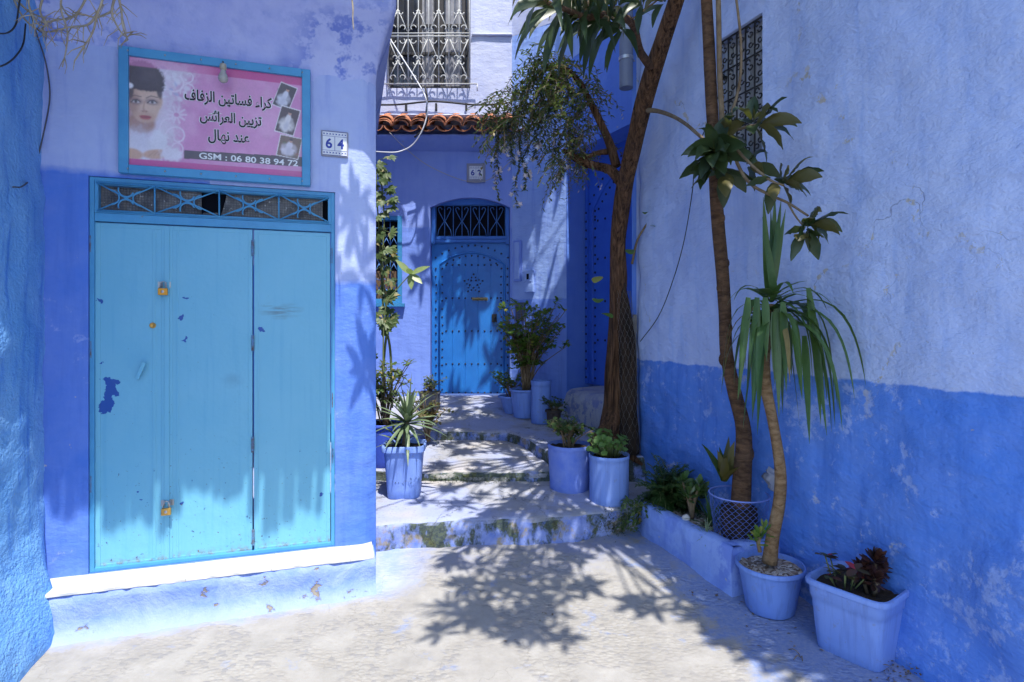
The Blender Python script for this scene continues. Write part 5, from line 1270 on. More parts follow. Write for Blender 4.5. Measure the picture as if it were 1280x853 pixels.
# pots on the steps
p1 = Vector((.797, 4.675, 0)); p1.z = step_z(p1.x, p1.y-.1)-.005
tub('round_pot', 'cylindrical pale blue pot with bright geranium leaves at the foot of the big tree', p1, .158, .164, 1.75-167/FPX*4.515-p1.z, M_POT2, rim=.004, rimh=.03, soil=.03, dent=.04, group='blue pots on the steps')
p2 = Vector((.498, 4.955, 0)); p2.z = step_z(p2.x, p2.y-.15)-.005
tub('round_pot', 'shorter rough blue pot with a small rose shrub left of the geranium pot', p2, .172, .180, 1.75-154/FPX*4.785-p2.z, paint_mat('rough_blue_paint', c4(.12, .205, .64), c4(.22, .30, .66), .75, 9, .9, .5), rim=.002, rimh=.03, soil=.03, dent=.07, group='blue pots on the steps')
p3 = Vector((-.900, 4.77, 0)); p3.z = step_z(p3.x, p3.y-.1)-.003
def ridge(prof, R_, h): return prof
tub('square_tub', 'tall square lavender tub with a spiky aloe on the first step', p3, .132, .162, 1.75-(558-406)/FPX*4.64-p3.z, M_POT2, n=56, sq=5, rot=R(4), rim=.014, rimh=.05, soil=.035, dent=.03, cat='plant tub', group='blue pots on the steps')
p4 = Vector((-1.19, 5.35, 0)); p4.z = step_z(p4.x, p4.y-.1)-.004
tub('round_pot', 'deep blue tub half hidden behind the aloe tub', p4, .16, .19, .40, paint_mat('deep_blue_plastic', c4(.06, .12, .60), None, .5, 5, .6, .1), soil=.03, group='blue pots on the steps')
p5 = Vector((-1.05, 7.28, 0)); p5.z = step_z(p5.x, p5.y)-.004
tub('square_tub', 'small weathered grey box pot left of the studded door', p5, .115, .125, .235, paint_mat('weathered_grey', c4(.16, .16, .17), c4(.09, .10, .13), .8, 12, .8, .5), n=40, sq=8, rim=.006, soil=.03, cat='plant pot')
p6 = Vector((.145, 6.95, 0)); p6.z = step_z(p6.x, p6.y)-.004
tub('round_pot', 'blue bowl shaped pot under the leafy bush on the landing', p6, .125, .165, .345, M_POT, soil=.03, group='blue pots on the landing')
p7 = Vector((.345, 6.72, 0)); p7.z = step_z(p7.x, p7.y)-.004
tub('round_pot', 'tall narrow blue cylinder pot right of the leafy bush', p7, .122, .118, .50, M_POT, rim=.004, rimh=.05, soil=.05, dent=.08, group='blue pots on the landing')
p8 = Vector((.475, 6.48, 0)); p8.z = step_z(p8.x, p8.y)-.004
tub('round_pot', 'small dark brown pot with a low sprout beside the tall blue cylinder', p8, .07, .085, .20, paint_mat('dark_clay', c4(.06, .04, .03), c4(.03, .03, .03), .7, 20, .8, .4), soil=.02)
p9 = Vector((.0, 7.15, 0)); p9.z = step_z(p9.x, p9.y)-.004
tub('round_pot', 'low blue bowl peeking out left of the leafy bush pot', p9, .09, .16, .22, M_POT, soil=.03, group='blue pots on the landing')

# ------------------------------------------------------------------ leaves and bark
L_LOQ = leaf_mat('loquat_leaf', c4(.018, .038, .014), c4(.034, .058, .022), back=c4(.085, .075, .025), trans=.14, rough=.40, spec=.45)
L_YUC = leaf_mat('yucca_leaf', c4(.045, .105, .028), c4(.085, .16, .045), trans=.25, rough=.35)
L_ALOE = leaf_mat('aloe_leaf', c4(.13, .19, .10), c4(.19, .25, .13), trans=.08, rough=.45)
L_GER = leaf_mat('geranium_leaf', c4(.10, .21, .04), c4(.15, .27, .06), trans=.35, rough=.5)
L_ROSE = leaf_mat('shrub_leaf', c4(.06, .12, .03), c4(.11, .17, .05), trans=.3, rough=.45, tip=c4(.22, .17, .06))
L_BUSH = leaf_mat('bush_leaf', c4(.085, .19, .03), c4(.17, .27, .05), trans=.4, rough=.45, tip=c4(.33, .33, .06))
L_CLIMB = leaf_mat('climber_leaf', c4(.06, .11, .035), c4(.13, .19, .07), trans=.35, rough=.5, tip=c4(.30, .25, .10))
L_FERN = leaf_mat('fern_leaf', c4(.030, .085, .022), c4(.055, .13, .035), trans=.25, rough=.5)
L_JADE = leaf_mat('jade_leaf', c4(.045, .10, .025), c4(.09, .15, .04), trans=.1, rough=.3)
L_VINE = leaf_mat('vine_leaf', c4(.055, .10, .03), c4(.13, .18, .065), trans=.3, rough=.5, tip=c4(.22, .17, .07))
L_BROM = leaf_mat('bromeliad_leaf', c4(.055, .085, .02), c4(.045, .10, .025), back=c4(.09, .08, .02), trans=.2, rough=.35)
L_AEON = leaf_mat('dark_rosette_leaf', c4(.035, .014, .012), c4(.075, .028, .020), trans=.05, rough=.4)
L_COL = leaf_mat('coleus_leaf', c4(.045, .06, .02), c4(.10, .03, .03), trans=.2, rough=.5, tip=c4(.35, .03, .05))
L_RED = leaf_mat('coleus_heart', c4(.42, .03, .05), c4(.30, .02, .04), trans=.2, rough=.5)
FLOW = leaf_mat('pale_petal', c4(.70, .58, .68), c4(.82, .78, .80), trans=.3, rough=.6)
BARK1 = bark_mat('leaning_trunk_bark', c4(.028, .013, .007), c4(.22, .115, .06), strip=(34, 34, 1.6), strength=1.0, dist=.05)
BARK2 = bark_mat('slender_trunk_bark', c4(.05, .027, .015), c4(.15, .085, .048), strip=(9, 9, 26), strength=.9, dist=.016)
BARKY = bark_mat('yucca_stem_bark', c4(.15, .085, .04), c4(.30, .20, .11), strip=(12, 12, 26), strength=.9, dist=.014)
TWIG = bark_mat('twig_bark', c4(.13, .09, .055), c4(.24, .18, .11), strip=(10, 10, 10), strength=.3, dist=.005)
STUMP = bark_mat('dead_stump_wood', c4(.016, .011, .008), c4(.06, .038, .024), strip=(24, 24, 2), strength=1.0, dist=.03)
GSTEM = plain('green_stem', c4(.14, .17, .06), .6)

def rnd_dir(up=0.2):
    a = random.uniform(0, 2*math.pi); z = random.uniform(-.5, 1)*.7+up
    return Vector((math.cos(a), math.sin(a), z)).normalized()
def rosette(mb, c, axis, n, L, W, spread=(.3, 1.1), droop=.5, shape=0, fold=.22, seg=5, wave=0.06):
    axis = Vector(axis).normalized(); x = axis.orthogonal().normalized(); y = axis.cross(x)
    for i in range(n):
        a = i*2.399+random.uniform(-.3, .3); th = spread[0]+(spread[1]-spread[0])*((i+.5)/n)+random.uniform(-.12, .12)
        d = axis*math.cos(th)+(x*math.cos(a)+y*math.sin(a))*math.sin(th)
        k = random.uniform(.75, 1.15)
        mb.leaf(Vector(c)+d*.012+axis*(-.04*i/n), d, axis if abs(d.dot(axis)) < .95 else x, L*k, W*random.uniform(.85, 1.1), droop*random.uniform(.6, 1.4), fold, seg, shape, random.uniform(-.4, .4), wave)
def twig_with_leaves(mb, tw, pts, r, nl, L, W, droop=.3, shape=0, sub=8, seg=4, up=.3):
    cp = crom(pts, sub); tw.tube(cp, lerp_list([r, r*.35], len(cp)), 5)
    for i in range(nl):
        t = (i+1)/nl; k = min(len(cp)-2, int(t*(len(cp)-1))); p = cp[k]; tang = (cp[k+1]-cp[k]).normalized()
        s = tang.cross(Vector((0, 0, 1))); s = s.normalized() if s.length > .05 else tang.orthogonal().normalized()
        s = Matrix.Rotation(random.uniform(-.8, .8)+(math.pi if i % 2 else 0), 3, tang) @ s
        d = (s*.8+tang*random.uniform(.2, .7)+Vector((0, 0, random.uniform(-.2, up)))).normalized()
        mb.leaf(p, d, Vector((0, 0, 1)), L*random.uniform(.7, 1.15), W*random.uniform(.8, 1.1), droop, .2, seg, shape)

# ------------------------------------------------------------------ the big leaning tree by the corner
T1 = thing('leaning_tree', 'thick brown trunked tree leaning over the lane between the steps and the right wall', 'tree', (0.94, 5.27, .56))
path = [P(766, 574, 5.27), P(767, 540, 5.27), P(768, 505, 5.26), P(768, 470, 5.25), P(771, 430, 5.24), P(773, 390, 5.22), P(773, 345, 5.17), P(773, 300, 5.10), P(778, 250, 4.98), P(788, 200, 4.84), P(800, 150, 4.70), P(813, 100, 4.55), P(829, 50, 4.40), P(845, 0, 4.25), P(862, -60, 4.1), P(880, -130, 3.9)]
cp = crom(path, 5); rr = lerp_list([.16, .13, .095, .088, .084, .076, .072, .070, .070, .072, .072, .070, .066, .062, .055, .04], len(cp))
mb = MB(); mb.tube(cp, rr, 20, wob=.16, seed=2.0)
mb.tube(crom([P(770, 512, 5.24), P(764, 530, 5.2), P(752, 547, 5.14), P(740, 560, 5.1), P(728, 572, 5.08)], 5), lerp_list([.085, .085, .075, .055, .02], 21), 10, wob=.25, seed=13)
for a in range(5):    # root flare
    an = 2.2+a*.8; b0 = Vector((.925, 5.27, .84)); mb.tube(crom([b0, b0+Vector((math.cos(an)*.09, math.sin(an)*.09, -.12)), b0+Vector((math.cos(an)*.24, math.sin(an)*.2, -.27)), b0+Vector((math.cos(an)*.36, math.sin(an)*.3, -.33))], 5), lerp_list([.08, .06, .035, .012], 16), 8, wob=.25, seed=a)
for k in range(4):    # vertical ridges that twist along the trunk
    a0 = k*1.27; pts = []
    for i, p in enumerate(cp[4:60]):
        a = a0+i*.022; pts.append(p + Vector((math.cos(a), math.sin(a), 0))*rr[i+4]*.78)
    mb.tube(pts, lerp_list([.02, .026, .022, .018, .02, .008], len(pts)), 7, wob=.3, seed=k*3.1)
trunk = mb.build('trunk', BARK1, T1)
top = cp[-1]; mid = P(822, 70, 4.46)
def cutout(o): pass
# limbs: twisted low branches to the left, a limb towards the camera, and the upper limbs
mb = MB()
mb.tube(crom([P(775, 226, 4.95), P(762, 213, 4.98), P(745, 208, 5.02), P(728, 203, 5.05), P(712, 193, 5.08), P(704, 187, 5.1)], 5), lerp_list([.05, .042, .036, .04, .03, .013], 26), 9, wob=.25, seed=5)
mb.tube(crom([P(771, 208, 4.98), P(764, 185, 5.02), P(755, 163, 5.06), P(744, 140, 5.1), P(735, 122, 5.15), P(722, 100, 5.2), P(700, 84, 5.25), P(672, 92, 5.3)], 5), lerp_list([.04, .036, .033, .03, .026, .02, .011], 36), 9, wob=.2, seed=6)
mb.tube(crom([P(760, 190, 5.02), P(745, 192, 5.04), P(728, 200, 5.06)], 5), lerp_list([.03, .02, .02], 11), 7, wob=.2, seed=8)
mb.build('limb', BARK1, T1)
mb = MB(); limb2 = crom([P(815, 86, 4.5), P(800, 64, 4.2), P(790, 30, 3.85), P(765, 18, 3.45), P(735, 22, 3.15), P(706, 12, 2.95), P(680, 2, 2.8)], 6); mb.tube(limb2, lerp_list([.034, .03, .026, .022, .019, .015, .010], len(limb2)), 8, wob=.12); mb.build('limb', BARK2, T1)
mb = MB(); limb3 = crom([P(803, 138, 4.66), P(822, 139, 4.5), P(842, 146, 4.2), P(858, 156, 3.9), P(872, 168, 3.6), P(884, 178, 3.42)], 6); mb.tube(limb3, lerp_list([.022, .018, .014, .012, .011, .010], len(limb3)), 7); mb.build('limb', TWIG, T1)
SX, SY = SUN.x/SUN.z, SUN.y/SUN.z
def over_ground(px, py, h):
    """place in the air, h above the lane, whose shade falls on the ground point seen at (px, py)"""
    g = P(px, py, (EYE-.03)/((py-406)/FPX)); return Vector((g.x+SX*h, g.y+SY*h, h))
rs = random.Random(4); crown1 = []; crown2 = []
for x, y in ((548, 788), (600, 755), (592, 715), (630, 722), (625, 770), (655, 745), (672, 785), (690, 760), (705, 795), (650, 700), (690, 722), (640, 668), (690, 690), (720, 705), (735, 660), (715, 680), (600, 690), (560, 712), (790, 755), (585, 770), (665, 765), (612, 738), (640, 735), (668, 728), (650, 768), (700, 742), (730, 735), (635, 790), (610, 775), (675, 755), (655, 712), (705, 710), (740, 690), (560, 760), (575, 735)):
    crown1.append(over_ground(x, y, rs.uniform(4.25, 5.0)))
for x, y in ((850, 745), (880, 770), (905, 795), (930, 800), (950, 815), (845, 715), (870, 735), (900, 760), (940, 785), (815, 760), (985, 830), (1010, 840), (770, 665), (810, 672)):
    crown2.append(over_ground(x, y, rs.uniform(4.3, 5.1)))
for x, y, z0 in ((575, 632, .3), (600, 622, .3), (630, 640, .3), (560, 615, .3), (640, 612, .3), (680, 640, .3), (590, 606, .3), (530, 630, .3), (705, 636, .3), (660, 628, .3), (545, 600, .3), (550, 578, .45), (580, 566, .45), (600, 580, .45), (640, 575, .45), (560, 560, .45), (655, 590, .45), (625, 560, .45), (550, 530, .6), (580, 520, .6), (610, 532, .6), (640, 520, .65), (660, 535, .6), (570, 508, .68), (600, 510, .68), (630, 505, .7), (535, 515, .65), (680, 560, .55), (700, 550, .55)):
    g = P(x, y, (EYE-z0)/((y-406)/FPX)); h = rs.uniform(4.6, 5.6); crown1.append(Vector((g.x+SX*h, g.y+SY*h, z0+h)))
for u, z in ((1.5, 2.5), (1.55, 2.1), (1.58, 1.2)):
    g = FA.pt(u, 0, z); h = rs.uniform(2.3, 2.8); crown1.append(Vector((g.x+SX*h, g.y+SY*h, max(z+h, EYE+.571*(g.y+SY*h)+.35))))
def in_frame(p, m=.35): return p.z - m < EYE + 406/FPX*p.y
leaves = MB(); tw = MB()
def limb_to(tw, a, c, r):
    a = Vector(a); c = Vector(c); m_ = a.lerp(c, .5)+Vector((random.uniform(-.12, .12), random.uniform(-.12, .12), random.uniform(.05, .2)))
    q = crom([a, m_, c], 6); tw.tube(q, lerp_list([r, r*.4], len(q)), 6)
for c in crown1:
    limb_to(tw, cp[-1 if c[2] > 4.6 else -6] if c[2] < 5.3 else Vector((.95, 3.6, 5.3)), c, .018); rosette(leaves, c, Vector((random.uniform(-.5, .5), random.uniform(-.5, .5), 1)), random.randint(11, 17), random.uniform(.13, .21), .05, (.5, 1.75), .5)
high = []
rs = random.Random(11)
while len(high) < 62:
    p = Vector((rs.uniform(-.15, 1.75), rs.uniform(3.9, 7.3), 0)); p.z = EYE+.571*p.y+rs.uniform(.75, 1.9)
    hh = (8-p.y)/-SY; xs_, zs_ = p.x-SX*hh, p.z-hh
    if -2.0 < xs_ < -.95 and .7 < zs_ < 2.05: continue
    if math.hypot((p.x-.8)/1.0, (p.y-5.3)/1.9) < 1.0: high.append(p)
for k in range(44):     # the part of the crown that shades the end of the lane
    x = rs.uniform(-1.7, .75); zw = rs.uniform(2.45, 3.7); h = rs.uniform(3.3, 4.2); p = Vector((x+SX*h, 8+SY*h, zw+h))
    if p.z > EYE+.571*p.y+.55: high.append(p)
hub = [Vector((1.0, 3.9, 5.2)), Vector((.9, 4.6, 5.9)), Vector((.8, 5.4, 6.5)), Vector((.75, 6.2, 7.0)), Vector((.0, 6.6, 7.0)), Vector((-.8, 6.8, 7.0))]
tw.tube(crom([cp[-1]]+hub, 6), lerp_list([.05, .04, .03, .025, .02, .015, .01], 37), 7)
for p in high:
    h = min(hub, key=lambda q: (q-p).length); limb_to(tw, h, p, .015); rosette(leaves, p, Vector((random.uniform(-.5, .5), random.uniform(-.5, .5), 1)), random.randint(7, 11), .25, .07, (.5, 1.8), .6)
# the long hanging leaves at the top of the picture
vis = [(700, 12, 2.95), (722, 20, 3.05), (745, 24, 3.2), (760, 28, 3.3), (775, 36, 3.4), (682, 4, 2.8), (735, 8, 3.1), (770, 6, 3.4), (800, 4, 3.6), (828, 2, 3.7)]
for i, (x, y, Y) in enumerate(vis):
    c = P(x, y, Y); rosette(leaves, c, Vector((-.3, -.35, -.1+.2*(i % 2))), 9 if i < 7 else 6, .31 if i < 6 else .25, .052, (.35, 1.35), 2.2, seg=7)
    if i not in (0, 1, 2): tw.tube(crom([min(limb2, key=lambda q: (q-c).length), c+Vector((0, 0, .03)), c], 4), .006, 5)
tw.build('branches', TWIG, T1); leaves.build('leaves', L_LOQ, T1)
# dead second stem in wire netting, leaning on the trunk
mb = MB(); sp = crom([P(786, 566, 5.16), P(786, 520, 5.16), P(785, 470, 5.16), P(784, 425, 5.15), P(781, 385, 5.14), P(778, 350, 5.14)], 5)
mb.tube(sp, lerp_list([.10, .082, .075, .07, .05, .02], len(sp)), 16, wob=.2, seed=9); mb.build('dead_stem', STUMP, T1)
def net(axis, rad, nk, nz_, r):
    """diamond wire netting round a curved axis"""
    mb = MB(); m = len(axis)
    def q(a, f):
        k = f*(m-1); i = min(m-2, int(k)); p = axis[i].lerp(axis[i+1], k-i); rad_ = float(np.interp(f, np.linspace(0, 1, len(rad)), rad)); rad_ *= 1+.03*nz(math.cos(a)*2, math.sin(a)*2, f*9)
        return p+Vector((math.cos(a), math.sin(a), 0))*rad_
    for s in (1, -1):
        for i in range(nk):
            pts = []
            for j in range(nz_*3+1):
                f = j/(nz_*3); w = j/3.0; tri = w % 2.0; tri = tri if tri < 1 else 2-tri; tri = min(1, max(0, (tri-.5)*1.5+.5))
                pts.append(q(2*math.pi*(i+s*tri*.5)/nk, f))
            mb.tube(pts, r, 3, cap=False)
    return mb
net(sp[:24], [.104, .088, .082, .078, .062], 11, 26, .0009).build('wire_netting', plain('galvanised_wire', c4(.20, .19, .18), .5, .3), T1)
mb = MB(); q = crom([P(790, 330, 5.2), P(797, 300, 5.1), P(812, 275, 5.05), P(828, 250, 5.0), P(846, 222, 4.95)], 5); mb.tube(q, lerp_list([.012, .008, .004], len(q)), 6); mb.tube(crom([q[10], P(832, 238, 4.98), P(838, 226, 4.97)], 5), .004, 5)
mb.build('shoot', TWIG, T1)
mb = MB()
for x, y, Y, s in ((819, 290, 5.05, .16), (816, 285, 5.05, .12), (786, 312, 5.1, .14), (752, 346, 5.0, .15), (748, 374, 5.0, .17), (752, 392, 5.0, .13), (838, 232, 4.95, .08), (806, 268, 5.05, .08)):
    mb.leaf(P(x, y, Y), Vector((random.uniform(-.5, .6), -.5, random.uniform(-.5, .2))), Vector((0, -.3, 1)), s, s*.75, .5, .15, 5, 2)
mb.build('shoot_leaves', L_BUSH, T1)
# flaking board stub on the corner
q = P(792, 432, 5.16); mb = MB(); mb.box(Matrix.Translation(q), .045, .03, .50); mb.box(Matrix.Translation(q+Vector((.012, .0, -.19))), .03, .028, .22); mb.box(Matrix.Translation(q+Vector((.010, 0, .2))), .035, .026, .16)
tag(mb.build('board', paint_mat('weathered_board', c4(.22, .21, .20), c4(.10, .095, .09), .9, 18, .8, .6), smooth=False, bevel=.004, origin=q), 'weathered grey board nailed to the wall corner behind the netted stump', 'board')

# ------------------------------------------------------------------ flowering climber on the low branches
V1 = thing('flowering_climber', 'fine leaved climber with pale pink flowers hanging over the tile canopy', 'climber', P(740, 200, 5.1))
lv = MB(); tw = MB(); fl = MB(); rs = random.Random(5); random.seed(21)
def flower(mb, c, s):
    d0 = rnd_dir(.2); x = d0.orthogonal().normalized(); y = d0.cross(x)
    for k in range(5):
        a = k*1.2566; d = (x*math.cos(a)+y*math.sin(a)+d0*.5).normalized(); mb.leaf(c, d, d0, s, s*.75, .1, .15, 2, 2)
anch = [(672, 92, 5.3), (690, 86, 5.25), (706, 90, 5.2), (722, 100, 5.2), (735, 120, 5.15), (700, 105, 5.25), (680, 110, 5.3), (660, 120, 5.35), (715, 130, 5.15), (695, 140, 5.25), (650, 140, 5.4), (725, 165, 5.1), (715, 188, 5.1), (640, 150, 5.45), (665, 150, 5.3)]
for i in range(330):
    ax, ay, aY = rs.choice(anch); L = rs.uniform(.18, .55); p = P(ax+rs.gauss(0, 14), ay+rs.gauss(0, 12), aY+rs.gauss(0, .12))
    d = Vector((rs.gauss(-.35, .5), rs.gauss(-.1, .5), rs.uniform(-.35, .6))).normalized(); pts = [p]
    for k in range(4): d = (d+Vector((0, 0, -.45))).normalized(); pts.append(pts[-1]+d*L/4)
    twig_with_leaves(lv, tw, pts, .0035, 15, .058, .022, .2, 0, sub=4, seg=2)
    if rs.random() < .16:
        for q in range(2): flower(fl, pts[-1]+Vector((rs.gauss(0, .02), rs.gauss(0, .02), rs.gauss(0, .02))), .026)
for x, y, y2, Y in ((622, 160, 252, 5.5), (627, 150, 225, 5.5), (648, 170, 262, 5.4), (652, 165, 240, 5.4), (658, 165, 222, 5.35), (640, 165, 205, 5.4), (672, 160, 200, 5.3), (633, 150, 190, 5.5), (700, 190, 228, 5.1)):
    a = P(x, y, Y); b = P(x+rs.uniform(-4, 4), y2, Y-.05); pts = [a, a.lerp(b, .33)+Vector((rs.gauss(0, .03), rs.gauss(0, .03), 0)), a.lerp(b, .66)+Vector((rs.gauss(0, .03), 0, 0)), b]
    for rep in range(2): twig_with_leaves(lv, tw, pts, .003, 52, .048, .019, .3, 0, sub=8, seg=2)
    for q in range(7): c = pts[2].lerp(pts[3], rs.uniform(-.6, 1)); flower(fl, c+Vector((rs.gauss(0, .03), rs.gauss(0, .03), 0)), .030)
for i in range(60):   # the knot of dry growth on the lower branch
    p = P(rs.gauss(722, 9), rs.gauss(172, 22), 5.08+rs.gauss(0, .06)); pts = [p, p+Vector((rs.gauss(0, .05), rs.gauss(0, .05), -.08)), p+Vector((rs.gauss(0, .07), rs.gauss(0, .07), -.2))]
    twig_with_leaves(lv, tw, pts, .003, 9, .045, .016, .3, 0, sub=3, seg=2)
tw.build('stems', TWIG, V1); lv.build('leaves', L_VINE, V1); build_studs(fl, 'flower', FLOW, V1, 45, None)
random.seed(33)

# ------------------------------------------------------------------ slender tree in the wire basket
bc = Vector((1.515, 3.80, .33))
T2 = thing('slender_tree', 'slender brown trunked tree with dark glossy leaf clusters growing from the wire basket', 'tree', bc)
path = [P(926, 640, 3.80), P(928, 600, 3.80), P(930, 560, 3.80), P(928, 528, 3.79), P(917, 485, 3.77), P(908, 440, 3.75), P(906, 390, 3.73), P(903, 340, 3.71), P(898, 285, 3.68), P(894, 230, 3.65), P(891, 160, 3.6), P(887, 80, 3.55), P(883, 0, 3.5), P(878, -90, 3.4), P(890, -170, 3.2)]
cp2 = crom(path, 5); mb = MB(); mb.tube(cp2, lerp_list([.064, .060, .055, .047, .043, .041, .040, .040, .039, .038, .036, .038, .034, .03, .024], len(cp2)), 14, wob=.09, seed=4)
for k_, a_, s in ((24, 3.4, .020), (36, .3, .016), (33, 3.6, .015), (9, .2, .026), (46, 3.2, .013), (28, -1.2, .016), (18, -1.6, .016), (41, -1.0, .014)): sphere(mb, cp2[k_]+Vector((math.cos(a_), math.sin(a_), 0))*.032, s*1.5, 10, 7, (1, 1, 1.5))
mb.build('trunk', BARK2, T2)
br = MB(); lv = MB()
for pts, r in (([P(897, 200, 3.62), P(903, 165, 3.55), P(900, 100, 3.5), P(898, 0, 3.45), P(897, -60, 3.4)], (.02, .014)), ([P(901, 165, 3.55), P(915, 140, 3.5), P(925, 100, 3.45), P(926, 50, 3.4), P(918, -20, 3.35)], (.011, .007)),
               ([P(896, 205, 3.62), P(910, 170, 3.45), P(930, 160, 3.3), P(945, 156, 3.2)], (.012, .006)), ([P(905, 150, 3.5), P(918, 182, 3.35), P(938, 205, 3.2), P(962, 225, 3.1), P(980, 232, 3.05)], (.010, .006)),
               ([P(915, 178, 3.38), P(922, 205, 3.3), P(938, 230, 3.2), P(965, 245, 3.1), P(985, 254, 3.05), P(1010, 270, 2.95)], (.011, .006)), ([P(985, 254, 3.05), P(994, 270, 3.0), P(1006, 285, 2.95)], (.006, .004))):
    q = crom(pts, 5); br.tube(q, lerp_list(r, len(q)), 7)
clus = [(893, 190, 3.35, 16, .20, .07, (-.35, -.6, .15)), (902, 176, 3.4, 9, .17, .06, (.2, -.5, .5)), (888, 205, 3.4, 8, .17, .06, (-.6, -.4, -.4)), (905, 215, 3.4, 5, .19, .07, (0, -.4, -.8)), (951, 155, 3.2, 9, .19, .065, (.75, -.25, .15)), (940, 150, 3.25, 5, .15, .06, (-.2, -.3, .8)),
        (984, 226, 3.05, 9, .155, .06, (.6, -.35, .1)), (966, 228, 3.1, 4, .13, .05, (-.1, -.4, -.7)), (938, 208, 3.25, 4, .16, .06, (.6, -.3, -.2)), (1016, 280, 2.93, 10, .135, .052, (.55, -.4, -.1)), (1006, 290, 2.95, 6, .13, .05, (-.4, -.4, -.5))]
for x, y, Y, n, L, W, ax in clus: rosette(lv, P(x, y, Y), ax, n, L*1.15, W*1.25, (.3, 1.6), .9, shape=0, seg=7, wave=.16, fold=.3)
for c in crown2:
    limb_to(br, cp2[-1 if c[2] > 4.6 else -4], c, .018); rosette(lv, c, Vector((random.uniform(-.5, .5), random.uniform(-.5, .5), 1)), random.randint(12, 16), .20, .055, (.5, 1.75), .5)
br.build('branches', TWIG, T2); lv.build('leaves', L_LOQ, T2)
# the basket: bucket of wire netting painted blue
B1 = thing('wire_basket', 'blue painted wire netting basket round a tree base in the planter', 'basket', bc)
ax = [bc+Vector((0, 0, .29*k/8-.0)) for k in range(9)]
net(ax, [.150, .165, .178, .188], 26, 14, .0016).build('netting', plain('blue_wire', c4(.10, .17, .52), .6), B1)
mb = MB()
for z, r in ((.005, .152), (.29, .189)): mb.tube([bc+Vector((r*math.cos(a*math.pi/18), r*math.sin(a*math.pi/18), z)) for a in range(37)], .005, 6, cap=False)
mb.build('rim', plain('blue_wire', c4(.20, .28, .68), .5), B1)
mb = MB(); mb.lathe(Matrix.Translation(bc), [(.11, 0), (.118, .14), (.115, .20), (.095, .21), (.0, .20)], 20); mb.build('root_ball', STUMP, B1)
t_ = thing('rag', 'crumpled pale rag hooked on the rim of the wire basket', 'rag', P(965, 600, 3.72)); mb = MB(); c = P(964, 598, 3.72)
sphere(mb, c, .05, 16, 12, (.8, .8, 1.3)); mb.v = [v+Vector((nz(v.x*28, v.y*28, v.z*28), nz(v.x*28, v.y*28, v.z*28+9), nz(v.x*22+5, v.y*22, v.z*22)))*.045 for v in mb.v]; mb.build('cloth', plain('dirty_cloth', c4(.30, .30, .34), .9), t_)

# ------------------------------------------------------------------ yucca in the round pot
T3 = thing('yucca', 'tall yucca with drooping strap leaves in the round gravel pot', 'yucca', yp+Vector((0, 0, .28)))
path = [P(962, 704, 3.43), P(966, 670, 3.43), P(974, 630, 3.42), P(976, 595, 3.41), P(972, 560, 3.40), P(965, 520, 3.39), P(957, 480, 3.38), P(955, 445, 3.37), P(960, 410, 3.36), P(964, 380, 3.35)]
cp3 = crom(path, 5); mb = MB(); mb.tube(cp3, lerp_list([.044, .036, .033, .032, .031, .031, .033, .034, .03, .02], len(cp3)), 14, wob=.12, seed=7); mb.build('stem', BARKY, T3)
lv = MB(); c0 = P(964, 372, 3.35)
for x, y, L in ((957, 246, .62), (968, 243, .64), (978, 250, .62), (949, 272, .5), (984, 262, .55), (963, 262, .58)):
    tip = P(x, y, 3.3+random.uniform(-.1, .1)); d = (tip-c0); lv.leaf(c0+Vector((random.uniform(-.02, .02), random.uniform(-.02, .02), 0)), d, Vector((random.uniform(-.4, .4), -1, 0)), d.length, .052, .02, .25, 8, 1)
for k in range(6):     # middle leaves arching outwards
    a = k*2.399; el = random.uniform(.15, .95); d = Vector((math.cos(a)*math.cos(el), math.sin(a)*math.cos(el), math.sin(el))); L = random.uniform(.28, .44)
    lv.leaf(c0+Vector((0, 0, -.03)), d, Vector((0, 0, 1)), L, .042, random.uniform(.7, 1.9), .2, 10, 1, random.uniform(-.5, .5))
def hang(a, el, L, W):
    d = Vector((math.cos(a)*math.cos(el), math.sin(a)*math.cos(el)*.8, math.sin(el)))
    dead = random.random() < .16
    (lvd if dead else lv).leaf(c0+Vector((0, 0, -.05-random.uniform(0, .16))), d, Vector((0, 0, 1)), L, W*(.8 if dead else 1), random.uniform(4.0, 14.0), random.uniform(.1, .35), 12, 1, random.uniform(-1.2, 1.2), random.uniform(0, .12))
lvd = MB()
for k in range(13): hang(R(random.uniform(165, 290)), random.uniform(-.1, .6), random.uniform(.45, .74), random.uniform(.034, .058))     # left and front
for k in range(15): hang(R(random.uniform(-65, 30)), random.uniform(-.1, .62), random.uniform(.60, .88), random.uniform(.030, .054))      # longer ones to the right
for k in range(7): hang(R(random.uniform(30, 165)), random.uniform(-.1, .8), random.uniform(.4, .7), random.uniform(.034, .05))
for x0, y0, x1, y1 in ((935, 372, 922, 500), (946, 372, 940, 515), (956, 372, 958, 452), (978, 378, 983, 490), (1010, 360, 1034, 545), (1018, 400, 1026, 530), (1005, 420, 1012, 555), (992, 400, 1003, 500)):
    a = P(x0, y0, 3.22); b = P(x1, y1, 3.2); d = (b-a); lv.leaf(a, d, Vector((.2, -1, 0)), d.length, .055, .05, .2, 8, 1)
    lv.leaf(c0, (a-c0)+Vector((0, 0, .08)), Vector((0, 0, 1)), (a-c0).length*1.05, .045, .4, .2, 5, 4)
